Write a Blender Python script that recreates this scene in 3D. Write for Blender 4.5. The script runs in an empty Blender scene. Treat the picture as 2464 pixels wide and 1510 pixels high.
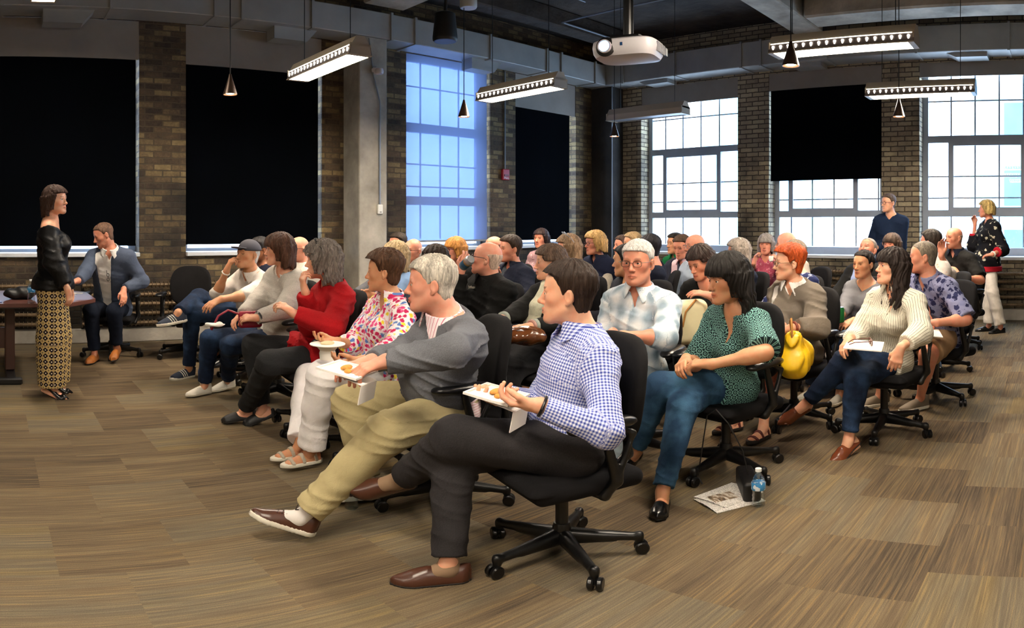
import bpy, math, random
import numpy as np
from mathutils import Vector, Matrix
from math import sin, cos, tan, pi, atan2, sqrt, radians

SC = bpy.context.scene
COL = SC.collection
random.seed(7)

# ------------------------------------------------------------------ camera
# hand-held panorama at eye height: f is the number of pixels per radian
F, X0, HY, EYE = 1640.0, -20.0, 542.0, 1.42
cam_data = bpy.data.cameras.new('camera')
cam_data.type = 'PANO'
PC = cam_data if hasattr(cam_data, 'panorama_type') else cam_data.cycles
PC.panorama_type = 'EQUIRECTANGULAR'
PC.longitude_min = -1232 / F
PC.longitude_max = 1232 / F
PC.latitude_min = -(1510 - HY) / F
PC.latitude_max = HY / F
camera = bpy.data.objects.new('camera', cam_data)
COL.objects.link(camera)
camera.location = (0, 0, EYE)
camera.rotation_euler = (pi / 2, 0, -(1232 - X0) / F)
SC.camera = camera

# ------------------------------------------------------------------ exposure, sky
SC.view_settings.view_transform = 'Standard'
SC.view_settings.look = 'None'
SC.view_settings.gamma = 1.0
SC.view_settings.use_curve_mapping = False
SC.view_settings.exposure = 1.55
world = bpy.data.worlds.new('overcast_sky')
SC.world = world
world.use_nodes = True
wn = world.node_tree
bg = wn.nodes['Background']
tc = wn.nodes.new('ShaderNodeTexCoord')
sep = wn.nodes.new('ShaderNodeSeparateXYZ')
cr = wn.nodes.new('ShaderNodeValToRGB')
cr.color_ramp.elements[0].position = 0.0
cr.color_ramp.elements[0].color = (0.60, 0.76, 1.0, 1)
cr.color_ramp.elements[1].position = 0.5
cr.color_ramp.elements[1].color = (0.70, 0.83, 1.0, 1)
wn.links.new(tc.outputs['Generated'], sep.inputs[0])
wn.links.new(sep.outputs['Z'], cr.inputs[0])
wn.links.new(cr.outputs[0], bg.inputs[0])
bg.inputs[1].default_value = 4.5
LAMP_WARM = (1.0, 0.87, 0.70, 1)
LAMP_POWER = 42.0        # radiance of the fluorescent diffusers

# ------------------------------------------------------------------ geometry helpers
def ray(px):
    a = (px - X0) / F
    return sin(a), cos(a)

def P(px, py, r):
    """world point seen at px,py of the photograph at horizontal distance r"""
    s, c = ray(px)
    return np.array([r * s, r * c, EYE + r * tan((HY - py) / F)])

def PZ(px, r, z):
    s, c = ray(px)
    return np.array([r * s, r * c, z])

class MB:
    """collects simple solids and links them as ONE mesh"""
    def __init__(self):
        self.v, self.f, self.n = [], [], 0
    def add(self, v, f):
        v = np.asarray(v, float)
        self.v.append(v)
        self.f += [tuple(i + self.n for i in q) for q in f]
        self.n += len(v)
        return self
    def box(self, x0, x1, y0, y1, z0, z1, b=0.0, M=None):
        if b > 0:
            v = []
            for sx in (0, 1):
                for sy in (0, 1):
                    for sz in (0, 1):
                        c = (x1 if sx else x0, y1 if sy else y0, z1 if sz else z0)
                        d = (-b if sx else b, -b if sy else b, -b if sz else b)
                        v.append((c[0], c[1] + d[1], c[2] + d[2]))
                        v.append((c[0] + d[0], c[1], c[2] + d[2]))
                        v.append((c[0] + d[0], c[1] + d[1], c[2]))
            g = lambda sx, sy, sz, k: 3 * (sx * 4 + sy * 2 + sz) + k
            f = [(g(0,0,0,0), g(0,0,1,0), g(0,1,1,0), g(0,1,0,0)), (g(1,0,0,0), g(1,1,0,0), g(1,1,1,0), g(1,0,1,0)),
                 (g(0,0,0,1), g(1,0,0,1), g(1,0,1,1), g(0,0,1,1)), (g(0,1,0,1), g(0,1,1,1), g(1,1,1,1), g(1,1,0,1)),
                 (g(0,0,0,2), g(0,1,0,2), g(1,1,0,2), g(1,0,0,2)), (g(0,0,1,2), g(1,0,1,2), g(1,1,1,2), g(0,1,1,2))]
            for s in (0, 1):
                for t in (0, 1):
                    f.append((g(s,t,0,0), g(s,t,0,1), g(s,t,1,1), g(s,t,1,0)))
                    f.append((g(s,0,t,0), g(s,0,t,2), g(s,1,t,2), g(s,1,t,0)))
                    f.append((g(0,s,t,1), g(0,s,t,2), g(1,s,t,2), g(1,s,t,1)))
            for sx in (0, 1):
                for sy in (0, 1):
                    for sz in (0, 1):
                        f.append((g(sx,sy,sz,0), g(sx,sy,sz,1), g(sx,sy,sz,2)))
        else:
            v = [(x, y, z) for x in (x0, x1) for y in (y0, y1) for z in (z0, z1)]
            f = [(0,1,3,2), (4,6,7,5), (0,4,5,1), (2,3,7,6), (0,2,6,4), (1,5,7,3)]
        v = np.array(v, float)
        if M is not None:
            v = v @ np.array(M.to_3x3()).T + np.array(M.translation)
        return self.add(v, f)
    def tube(self, pts, r, n=8, cap=True):
        pts = [np.asarray(p, float) for p in pts]
        rr = r if hasattr(r, '__len__') else [r] * len(pts)
        k, v, f = len(pts), [], []
        up = None
        for i, p in enumerate(pts):
            t = pts[min(i + 1, k - 1)] - pts[max(i - 1, 0)]
            t = t / (np.linalg.norm(t) + 1e-12)
            if up is None:
                up = np.cross(t, (0, 0, 1.0)) if abs(t[2]) < .9 else np.cross(t, (1.0, 0, 0))
            a = up - t * np.dot(up, t); a /= np.linalg.norm(a) + 1e-12
            up = a
            b = np.cross(t, a)
            for j in range(n):
                q = 2 * pi * j / n
                v.append(p + rr[i] * (cos(q) * a + sin(q) * b))
        for i in range(k - 1):
            for j in range(n):
                f.append((i*n + j, i*n + (j+1) % n, (i+1)*n + (j+1) % n, (i+1)*n + j))
        if cap:
            f.append(tuple(range(n - 1, -1, -1)))
            f.append(tuple((k-1)*n + j for j in range(n)))
        return self.add(v, f)
    def lathe(self, prof, c=(0, 0, 0), n=24, M=None):
        v, f, k = [], [], len(prof)
        for (r, z) in prof:
            for j in range(n):
                q = 2 * pi * j / n
                v.append((r * cos(q), r * sin(q), z))
        for i in range(k - 1):
            for j in range(n):
                f.append((i*n + j, i*n + (j+1) % n, (i+1)*n + (j+1) % n, (i+1)*n + j))
        f.append(tuple(range(n - 1, -1, -1)))
        f.append(tuple((k-1)*n + j for j in range(n)))
        v = np.array(v)
        if M is not None:
            v = v @ np.array(M.to_3x3()).T + np.array(M.translation)
        return self.add(v + np.asarray(c, float), f)
    def prism(self, poly, axis, a0, a1):
        """poly: 2D outline in the two other axes, extruded along axis"""
        n = len(poly)
        v = []
        for a in (a0, a1):
            for (p, q) in poly:
                v.append({0: (a, p, q), 1: (p, a, q), 2: (p, q, a)}[axis])
        f = [tuple(range(n))[::-1], tuple(range(n, 2 * n))] + [(i, (i+1) % n, n + (i+1) % n, n + i) for i in range(n)]
        return self.add(v, f)
    def build(self, name, m, parent=None, loc=(0, 0, 0), rz=0.0, smooth=False, **tags):
        me = bpy.data.meshes.new(name)
        v = np.concatenate(self.v) if self.v else np.zeros((0, 3))
        me.from_pydata(v.tolist(), [], self.f)
        me.validate()
        import bmesh
        b = bmesh.new(); b.from_mesh(me)
        bmesh.ops.recalc_face_normals(b, faces=b.faces)
        b.to_mesh(me); b.free()
        if smooth:
            me.polygons.foreach_set('use_smooth', np.ones(len(me.polygons), bool))
            try:
                me.set_sharp_from_angle(angle=radians(40))
            except Exception:
                pass
        return link(name, me, m, parent, loc, rz, **tags)

def link(name, me, m, parent=None, loc=(0, 0, 0), rz=0.0, **tags):
    if m is not None:
        me.materials.append(m)
    o = bpy.data.objects.new(name, me)
    COL.objects.link(o)
    o.location = loc
    o.rotation_euler = (0, 0, rz)
    if parent is not None:
        o.parent = parent
    tag(o, **tags)
    return o

def tag(o, label=None, cat=None, group=None, kind=None):
    if label: o['label'] = label
    if cat: o['category'] = cat
    if group: o['group'] = group
    if kind: o['kind'] = kind
    return o

def empty(name, loc=(0, 0, 0), rz=0.0, **tags):
    o = bpy.data.objects.new(name, None)
    COL.objects.link(o)
    o.empty_display_size = .1
    o.location = loc
    o.rotation_euler = (0, 0, rz)
    return tag(o, **tags)

def copy_tree(o, parent=None):
    c = o.copy()
    COL.objects.link(c)
    c.parent = parent
    for ch in list(o.children):
        copy_tree(ch, c)
    return c

# ------------------------------------------------------------------ materials
def srgb(h):
    if isinstance(h, str):
        h = [int(h[i:i+2], 16) / 255 for i in (0, 2, 4)]
    return tuple((c / 12.92 if c <= .04045 else ((c + .055) / 1.055) ** 2.4) for c in h[:3]) + (1,)

class NT:
    def __init__(self, name, rough=.6, metal=0, spec=.5):
        self.m = bpy.data.materials.new(name)
        self.m.use_nodes = True
        self.t = self.m.node_tree
        self.b = self.t.nodes['Principled BSDF']
        self.b.inputs['Roughness'].default_value = rough
        self.b.inputs['Metallic'].default_value = metal
        self.b.inputs['Specular IOR Level'].default_value = spec
        self.tc = None
    def n(self, kind, **kw):
        nd = self.t.nodes.new('ShaderNode' + kind)
        for k, v in kw.items():
            if hasattr(nd, k): setattr(nd, k, v)
            else: nd.inputs[k].default_value = v
        return nd
    def l(self, a, b):
        self.t.links.new(a, b); return self
    def obj(self):
        if self.tc is None: self.tc = self.n('TexCoord')
        return self.tc.outputs['Object']
    def attr(self, name):
        return self.n('Attribute', attribute_name=name)
    def mapping(self, src, scale=(1, 1, 1), rot=(0, 0, 0), loc=(0, 0, 0)):
        m = self.n('Mapping')
        m.inputs['Scale'].default_value = scale
        m.inputs['Rotation'].default_value = rot
        m.inputs['Location'].default_value = loc
        self.l(src, m.inputs[0])
        return m.outputs[0]
    def noise(self, src, scale, detail=3, rough=.5, dist=0):
        nd = self.n('TexNoise')
        nd.inputs['Scale'].default_value = scale
        nd.inputs['Detail'].default_value = detail
        nd.inputs['Roughness'].default_value = rough
        nd.inputs['Distortion'].default_value = dist
        if src is not None: self.l(src, nd.inputs['Vector'])
        return nd.outputs['Fac']
    def ramp(self, src, stops, interp='LINEAR'):
        r = self.n('ValToRGB')
        e = r.color_ramp.elements
        r.color_ramp.interpolation = interp
        while len(e) < len(stops): e.new(.5)
        for i, (p, c) in enumerate(stops):
            e[i].position = p
            e[i].color = srgb(c) if isinstance(c, str) else (c if len(c) == 4 else (*c, 1))
        self.l(src, r.inputs[0])
        return r.outputs[0]
    def math(self, op, a, b=None, clamp=False):
        nd = self.n('Math', operation=op, use_clamp=clamp)
        for i, x in enumerate((a, b)):
            if x is None: continue
            if isinstance(x, (int, float)): nd.inputs[i].default_value = x
            else: self.l(x, nd.inputs[i])
        return nd.outputs[0]
    def mix(self, fac, a, b, blend='MIX'):
        nd = self.n('Mix', data_type='RGBA', blend_type=blend)
        for i, x in ((0, fac), (6, a), (7, b)):
            if isinstance(x, (int, float)): nd.inputs[i].default_value = x
            elif isinstance(x, str): nd.inputs[i].default_value = srgb(x)
            elif isinstance(x, tuple): nd.inputs[i].default_value = x if len(x) == 4 else (*x, 1)
            else: self.l(x, nd.inputs[i])
        return nd.outputs[2]
    def sep(self, src):
        s = self.n('SeparateXYZ'); self.l(src, s.inputs[0]); return s.outputs
    def comb(self, x, y, z=0.0):
        c = self.n('CombineXYZ')
        for i, q in enumerate((x, y, z)):
            if isinstance(q, (int, float)): c.inputs[i].default_value = q
            else: self.l(q, c.inputs[i])
        return c.outputs[0]
    def color(self, c):
        if isinstance(c, str): self.b.inputs['Base Color'].default_value = srgb(c)
        elif isinstance(c, tuple): self.b.inputs['Base Color'].default_value = c
        else: self.l(c, self.b.inputs['Base Color'])
        return self
    def bump(self, h, strength=.3, dist=.01):
        b = self.n('Bump')
        b.inputs['Strength'].default_value = strength
        b.inputs['Distance'].default_value = dist
        self.l(h, b.inputs['Height'])
        self.l(b.outputs[0], self.b.inputs['Normal'])
        return self

_M = {}
def mat(name, color, rough=.6, metal=0, bump=None, vary=None, spec=.5, emit=None):
    """plain procedural material: slight noise in colour and relief"""
    if name in _M: return _M[name]
    t = NT(name, rough, metal, spec)
    if vary:
        sc, amt = vary
        nz = t.noise(t.obj(), sc, 4, .6)
        c = srgb(color)
        lo = tuple(x * (1 - amt) for x in c[:3]) + (1,)
        hi = tuple(min(1, x * (1 + amt)) for x in c[:3]) + (1,)
        t.color(t.ramp(nz, [(.3, lo), (.7, hi)]))
    else:
        t.color(color)
    if bump:
        t.bump(t.noise(t.obj(), bump[0], 3), bump[1], bump[2] if len(bump) > 2 else .005)
    if emit:
        t.b.inputs['Emission Color'].default_value = emit[0]
        t.b.inputs['Emission Strength'].default_value = emit[1]
    _M[name] = t.m
    return t.m

def brick_material(name, tones, mortar, soot):
    t = NT(name, .9)
    o = t.obj()
    x, y, z = t.sep(o)
    warp = t.noise(o, 16.0, 3)
    u = t.math('ADD', x, y)
    vec = t.comb(u, t.math('ADD', z, t.math('MULTIPLY', warp, .016)))
    br = t.n('TexBrick')
    br.offset = .5
    br.inputs['Scale'].default_value = 1.0
    br.inputs['Brick Width'].default_value = .225
    br.inputs['Row Height'].default_value = .078
    br.inputs['Mortar Size'].default_value = .010
    br.inputs['Mortar Smooth'].default_value = .4
    br.inputs['Bias'].default_value = 0
    br.inputs['Color1'].default_value = (0, 0, 0, 1)
    br.inputs['Color2'].default_value = (1, 1, 1, 1)
    br.inputs['Mortar'].default_value = (.5, .5, .5, 1)
    t.l(vec, br.inputs['Vector'])
    n1 = t.noise(o, 1.3, 3, .6)
    n2 = t.noise(o, 30, 5, .75)
    k = t.math('ADD', t.math('ADD', t.math('MULTIPLY', br.outputs['Color'], .40), t.math('MULTIPLY', n2, .42)), t.math('MULTIPLY', t.noise(o, 6, 4, .7), .32))
    c = t.ramp(k, tones)
    s = t.ramp(t.math('ADD', n1, t.math('MULTIPLY', t.math('SUBTRACT', z, soot[0]), soot[1])), [(.42, (0, 0, 0)), (.66, (1, 1, 1))])
    c = t.mix(s, c, t.mix(.78, c, (.012, .011, .010)))
    c = t.mix(br.outputs['Fac'], c, t.mix(s, srgb(mortar), (.02, .018, .016)))
    t.color(c)
    h = t.math('SUBTRACT', t.math('MULTIPLY', n2, .5), br.outputs['Fac'])
    t.bump(h, .8, .012)
    return t.m
# ================================================================== the room
LY, RX = 8.15, 10.2            # inner faces of the two outer walls
brick_left = brick_material('sooty_brown_brick', [(.12, '1d1714'), (.35, '3c3027'), (.55, '594938'), (.75, '83704e'), (.95, 'a5936c')], '574c3c', (1.6, -.16))
brick_right = brick_material('grey_buff_brick', [(.15, '5a5044'), (.4, '8d806c'), (.65, 'ab9d82'), (.9, 'cabb96')], '544b40', (1.2, -.07))
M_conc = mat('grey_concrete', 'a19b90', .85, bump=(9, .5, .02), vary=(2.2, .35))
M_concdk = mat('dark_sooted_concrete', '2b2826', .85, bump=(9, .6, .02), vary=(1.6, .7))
M_ceil = mat('stained_dark_ceiling', '342d27', .95, bump=(5, .8, .05), vary=(1.2, .8))
M_beam = mat('worn_beige_beam_paint', 'a49c8e', .9, bump=(7, .6, .03), vary=(1.8, .45))
M_duct = mat('galvanised_grey_duct', 'a3a39f', .5, .25, bump=(2.0, .12, .02), vary=(1.5, .15))
M_frame = mat('grey_painted_window_frame', 'a0a9b6', .6, vary=(3, .08))
M_sill = mat('white_painted_sill', 'd6dade', .5, vary=(3, .05))

def carpet():
    t = NT('striped_carpet_tile', .95, spec=.15)
    o = t.obj()
    x, y, z = t.sep(o)
    # half metre tiles laid with an offset, every tile its own shade
    row = t.math('FLOOR', t.math('DIVIDE', y, .5))
    xs = t.math('ADD', x, t.math('MULTIPLY', t.math('MODULO', row, 2.0), .25))
    col = t.math('FLOOR', t.math('DIVIDE', xs, .5))
    cell = t.comb(row, col, 0)
    wnz = t.n('TexWhiteNoise', noise_dimensions='2D'); t.l(cell, wnz.inputs['Vector'])
    # broad bands and hair-thin yarn lines that run along x and differ from tile to tile
    off = t.math('MULTIPLY', wnz.outputs['Value'], 37.0)
    band = t.noise(t.comb(t.math('MULTIPLY', x, .55), t.math('ADD', t.math('MULTIPLY', y, 9.0), off), off), 1.0, 2, .5)
    yarn = t.noise(t.comb(t.math('MULTIPLY', x, 2.2), t.math('ADD', t.math('MULTIPLY', y, 95.0), off), off), 1.0, 3, .7)
    base = t.ramp(t.math('ADD', t.math('MULTIPLY', wnz.outputs['Value'], .42), t.math('ADD', t.math('MULTIPLY', band, .58), .03)),
                  [(.18, '3b332c'), (.36, '564a3d'), (.52, '756650'), (.66, '6c6658'), (.82, '806e4b')])
    hue = t.ramp(yarn, [(.30, '2e2823'), (.45, '564839'), (.55, '6d604a'), (.68, '957546'), (.8, '72786f')])
    c = t.mix(.44, base, hue)
    fib = t.noise(o, 260, 2)
    c = t.mix(.35, c, t.mix(1.0, c, t.ramp(fib, [(.3, (.45, .45, .45)), (.7, (1.5, 1.5, 1.5))]), 'MULTIPLY'))
    t.color(c)
    t.bump(t.math('ADD', t.math('MULTIPLY', yarn, .8), fib), .35, .004)
    return t.m

MB().box(-4.5, RX, -4.5, LY, -.12, 0).build('floor', carpet(), kind='structure')
MB().box(-4.5, RX + .4, -4.5, LY + .4, 4.85, 5.0).build('ceiling', M_ceil, kind='structure')

SILL_L, SILL_R = 1.07, .93
OPEN_L = [(-.12, 1.793, 4.0), (2.387, 4.292, 4.0), (5.674, 7.318, 4.0), (7.88, 9.41, 4.0)]
OPEN_R = [(5.26, 7.25, 3.95), (2.77, 4.69, 3.95), (.22, 2.17, 3.95)]

w = MB(); xs = -4.5
for (a, b, top) in OPEN_L:
    w.box(xs, a, LY, LY + .4, 0, 4.85)
    w.box(a, b, LY, LY + .4, 0, SILL_L - .03)
    w.box(a, b, LY, LY + .4, top, 4.85)
    xs = b
w.box(xs, RX + .4, LY, LY + .4, 0, 4.85)
w.build('wall_left', brick_left, kind='structure')
w = MB(); ys = LY
for (a, b, top) in OPEN_R:
    w.box(RX, RX + .4, b, ys, 0, 4.85)
    w.box(RX, RX + .4, a, b, 0, SILL_R - .03)
    w.box(RX, RX + .4, a, b, top, 4.85)
    ys = a
w.box(RX, RX + .4, -4.5, ys, 0, 4.85)
w.build('wall_right', brick_right, kind='structure')
# the two walls behind the camera, plain plaster
M_plaster = mat('plain_beige_plaster', 'b8ad9a', .9, vary=(1, .1))
MB().box(-4.5, RX + .4, -4.62, -4.5, 0, 4.85).build('wall_back', M_plaster, kind='structure')
MB().box(-4.62, -4.5, -4.62, LY + .4, 0, 4.85).build('wall_front', M_plaster, kind='structure')

# concrete curb at the foot of the outer walls
MB().box(-4.5, RX, LY - .10, LY, 0, .17, .01).build('baseboard_left', M_conc, kind='structure')
MB().box(RX - .10, RX, -4.5, LY - .1, 0, .17, .01).build('baseboard_right', M_conc, kind='structure')

# columns
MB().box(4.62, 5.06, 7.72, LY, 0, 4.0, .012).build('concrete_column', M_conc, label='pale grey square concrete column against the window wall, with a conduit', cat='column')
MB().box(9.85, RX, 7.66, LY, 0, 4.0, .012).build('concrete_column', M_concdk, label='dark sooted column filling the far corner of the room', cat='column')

# ---- window joinery
def window(n, wall, a, b, z0, z1, cols, m, thick, thin, sash=None):
    """wall 'L' runs along x, 'R' along y; thick and thin rails as heights, cols as muntin positions"""
    d0 = (LY if wall == 'L' else RX) + .24
    def bar(mb, u0, u1, v0, v1, dep=.06, o=0.0):
        if wall == 'L': mb.box(u0, u1, d0 - o, d0 + dep, v0, v1)
        else: mb.box(d0 - o, d0 + dep, u0, u1, v0, v1)
    fr = MB()
    bar(fr, a, a + .09, z0, z1); bar(fr, b - .09, b, z0, z1)
    lowr = .04 if wall == 'L' else .12
    bar(fr, a + .09, b - .09, z0, z0 + lowr); bar(fr, a + .09, b - .09, z1 - .06, z1)
    for (p, q) in thick: bar(fr, a + .09, b - .09, p, q, .07, .01)
    if sash:
        s0, s1, t0, t1 = sash
        for u in (s0, s1): bar(fr, u - .04, u + .04, t0, t1, .06, .015)
        bar(fr, s0 + .04, s1 - .04, t0, t0 + .04, .06, .015); bar(fr, s0 + .04, s1 - .04, t1 - .05, t1, .06, .015)
    root = fr.build('window_%d' % n, m, kind='structure')
    mu = MB()
    for c in cols: bar(mu, c - .012, c + .012, z0 + .13, z1 - .06, .03, -.015)
    for z in thin: bar(mu, a + .09, b - .09, z - .011, z + .011, .028, -.016)
    mu.build('muntins', m, root)
    g = MB(); e = d0 + .032
    if wall == 'L': g.box(a + .05, b - .05, e, e + .006, z0 + .05, z1 - .03)
    else: g.box(e, e + .006, a + .05, b - .05, z0 + .05, z1 - .03)
    g.build('glass', M_glass, root)
    s = MB()
    sz = SILL_L if wall == 'L' else SILL_R
    if wall == 'L': s.box(a + .002, b - .002, LY - .06, d0, sz - .03, sz + .02, .006)
    else: s.box(RX - .06, d0, a + .002, b - .002, sz - .03, sz + .02, .006)
    s.build('window_sill', M_sill, root)
    return root

tg = NT('window_glass', 0)
gl = tg.n('BsdfTransparent'); gl.inputs[0].default_value = (.93, .97, 1, 1)
gs = tg.n('BsdfGlossy'); gs.inputs['Roughness'].default_value = .02
mx = tg.n('MixShader'); mx.inputs[0].default_value = .06
tg.l(gl.outputs[0], mx.inputs[1]); tg.l(gs.outputs[0], mx.inputs[2])
tg.l(mx.outputs[0], tg.t.nodes['Material Output'].inputs['Surface'])
M_glass = tg.m

TH_L = [(1.73, 1.86), (2.84, 2.98)]; TN_L = [2.01, 2.35, 3.55]
TH_R = [(1.555, 1.66), (2.71, 2.82)]; TN_R = [1.845, 2.18, 3.37]
for i, (a, b, top) in enumerate(OPEN_L):
    w_ = (b - a - .16) / 4 if i > 1 else (b - a - .16) / 5
    cols = [a + .08 + w_ * k for k in range(1, 4 if i > 1 else 5)]
    if i == 2: cols = [6.118, 6.50, 6.87]
    window(i + 1, 'L', a, b, SILL_L + .02, top, cols, M_frame, TH_L, TN_L)
for i, (a, b, top) in enumerate(OPEN_R):
    base = {0: 5.38, 1: 2.89, 2: .22}[i]
    cols = [base + .375 * k for k in range(0, 6)]
    cols = [c for c in cols if a + .1 < c < b - .1]
    window(5 + i, 'R', a, b, SILL_R + .02, top, cols, M_frame, TH_R, TN_R, (base + .375, base + 1.5, 1.66, 2.71))

# ---- roller shades
M_black = mat('blackout_shade_fabric', '04060a', 1.0, bump=(1.2, .35, .05), vary=(1.5, .3), spec=.05)
M_val = mat('taupe_shade_valance', '8d867e', .8, vary=(2, .1))
ts = NT('pale_translucent_shade_fabric', .9)
tr = ts.n('BsdfTranslucent'); tr.inputs[0].default_value = (.26, .31, .44, 1)
tp = ts.n('BsdfTransparent'); tp.inputs[0].default_value = (.34, .41, .56, 1)
df = ts.n('BsdfDiffuse'); df.inputs[0].default_value = (.5, .5, .52, 1)
m1 = ts.n('MixShader'); m1.inputs[0].default_value = .45
m2 = ts.n('MixShader'); m2.inputs[0].default_value = .55
ts.l(tr.outputs[0], m1.inputs[1]); ts.l(df.outputs[0], m1.inputs[2])
ts.l(m1.outputs[0], m2.inputs[1]); ts.l(tp.outputs[0], m2.inputs[2])
ts.l(m2.outputs[0], ts.t.nodes['Material Output'].inputs['Surface'])

def shade(wall, a, b, zb, zt, zv, m, label, gap=.012, gap2=.035, group=None):
    """cloth hangs from zt to zb; the valance board covers zt..zv"""
    d = (LY if wall == 'L' else RX) + .03
    root = empty('window_shade', ((a + b) / 2, d, 0) if wall == 'L' else (d, (a + b) / 2, 0), 0, label=label, cat='window shade', group=group)
    ox, oy = root.location.x, root.location.y
    def slab(name, u0, u1, v0, v1, t0, t1, mm, wav=0):
        mb = MB()
        if wav and m is not None:
            n = 40; v, f = [], []
            for s in (0, 1):
                for i in range(n + 1):
                    u = u0 + (u1 - u0) * i / n
                    dd = t0 + (t1 - t0) * s + wav * sin(i * .55 + a * 7) * sin(i * .17 + 1) 
                    for z in (v0, v1):
                        dz = dd if z == v0 else t0 + (t1 - t0) * s
                        v.append((u - ox, d + dz - oy, z) if wall == 'L' else (d + dz - ox, u - oy, z))
            q = 2 * (n + 1)
            for i in range(n):
                f += [(2*i, 2*i + 2, 2*i + 3, 2*i + 1), (q + 2*i, q + 2*i + 1, q + 2*i + 3, q + 2*i + 2)]
                f += [(2*i, q + 2*i, q + 2*i + 2, 2*i + 2), (2*i + 1, 2*i + 3, q + 2*i + 3, q + 2*i + 1)]
            f += [(0, 1, q + 1, q), (2*n, q + 2*n, q + 2*n + 1, 2*n + 1)]
            mb.add(v, f)
        elif wall == 'L': mb.box(u0 - ox, u1 - ox, d + t0 - oy, d + t1 - oy, v0, v1)
        else: mb.box(d + t0 - ox, d + t1 - ox, u0 - oy, u1 - oy, v0, v1)
        mb.build(name, mm, root, smooth=bool(wav))
    if zb is not None:
        slab('shade_cloth', a + gap, b - gap2, zb, zt + .05, .02, .023, m, .008)
        slab('hem_bar', a + gap, b - gap2, zb - .02, zb + .006, .012, .03, M_black if m is M_black else M_val)
    if zv:
        slab('valance', a + .004, b - .004, zt, zv, -.02, .0, M_val)
    return root
shade('L', -.12, 1.793, 1.19, 3.49, 3.995, M_black, 'black roller shade drawn down behind the standing speaker and the man in a blazer')
shade('L', 2.387, 4.292, 1.20, 3.47, 3.995, M_black, 'black roller shade drawn down between the brick pier and the pale concrete column')
shade('L', 5.674, 7.318, 1.19, 3.97, None, ts.m, 'pale translucent shade glowing blue over a gridded window')
shade('L', 7.88, 9.41, 1.19, 3.42, 3.995, M_black, 'narrow black roller shade nearest the dark corner column', gap2=.12)
shade('R', 5.26, 7.25, None, 3.60, 3.95, M_black, 'grey valance of a fully raised shade over the window by the dark corner')
shade('R', 2.77, 4.69, 2.17, 3.66, 3.95, M_black, 'half lowered black roller shade above the bright open lower window', gap2=.02)
shade('R', .22, 2.17, None, 3.72, 3.95, M_black, 'grey valance of a raised shade above the window with the blonde standing woman')

# ---- ducts under the ceiling, with raised seams and outlet boxes
def duct(wall, label):
    mb = MB()
    if wall == 'L':
        mb.box(-4.5, RX - .475, LY - .45, LY - .01, 4.0, 4.38, .01)
    else:
        mb.box(RX - .46, RX - .01, -4.5, LY - .01, 4.0, 4.42, .01)
    root = mb.build('air_duct', M_duct, label=label, cat='duct')
    if wall == 'L':
        for x in (-1.1, .1, 1.35, 2.6, 2.95, 3.9, 5.1, 5.5, 6.9, 8.15, 8.5, 9.4):
            MB().box(x, x + .035, LY - .475, LY - .005, 3.985, 4.395).build('duct_seam', M_duct, root)
    else:
        for y in (-2, -.6, .75, 2.1, 3.5, 4.6, 4.95, 6.2, 7.3):
            MB().box(RX - .485, RX - .005, y, y + .035, 3.985, 4.435).build('duct_seam', M_duct, root)
    for c in ((.85, 3.7, 6.9) if wall == 'L' else (1.35, 3.9, 6.7)):
        poly = [(c - .26, 4.0), (c + .34, 4.0), (c + .2, 3.83), (c - .26, 3.83)]
        ob = MB()
        if wall == 'L': ob.prism(poly, 1, LY - .34, LY - .1)
        else: ob.prism([(a, 3.93 if z < 3.9 else z) for a, z in poly], 0, RX - .36, RX - .06)
        ob.build('air_outlet', M_duct, root)
duct('L', 'long grey metal air duct running under the ceiling over the black shades')
duct('R', 'long grey metal air duct under the ceiling over the bright unshaded windows')

# ---- beams
MB().box(4.65, 5.3, -4.5, 7.68, 4.45, 4.85, .02).build('ceiling_beam', M_beam, label='pale worn beam crossing the ceiling from the pale concrete column', cat='beam')
MB().box(8.75, 9.3, -4.5, 3.5, 4.38, 4.85, .03).build('ceiling_beam', M_beam, label='rough pale beam running above the right-hand duct', cat='beam')
MB().box(5.32, 9.7, 3.55, 4.0, 4.42, 4.85, .02).build('ceiling_beam', M_beam, label='short grey cross beam meeting the rough pale beam near the ceiling', cat='beam')
MB().box(5.32, 9.7, 7.0, 7.3, 4.55, 4.85, .02).build('ceiling_beam', M_ceil, label='dark sooted beam close to the window wall behind the projector', cat='beam')

# ---- conduits on the ceiling
M_cond = mat('galvanised_conduit', '8f959c', .4, .6)
def conduit(pts, label, r=.012, group=None):
    MB().tube(pts, r, 8).build('conduit_pipe', M_cond, smooth=True, label=label, cat='pipe', group=group)
conduit([(7.7, 2.0, 4.6), (7.7, 6.95, 4.6)], 'thin metal conduit crossing the dark ceiling behind the projector pole', .016)
conduit([(7.78, 6.985, 4.62), (9.6, 6.985, 4.62)], 'short bluish conduit running from a corner joint to behind the projector', .016)
conduit([(5.4, 6.4, 4.8), (7.6, 6.4, 4.8)], 'thin conduit high on the dark ceiling, nearer the speaker', .012)
conduit([(6.4, 5.6, 4.8), (7.6, 5.6, 4.8)], 'thin conduit at the upper edge just left of the projector pole', .012)

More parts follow.
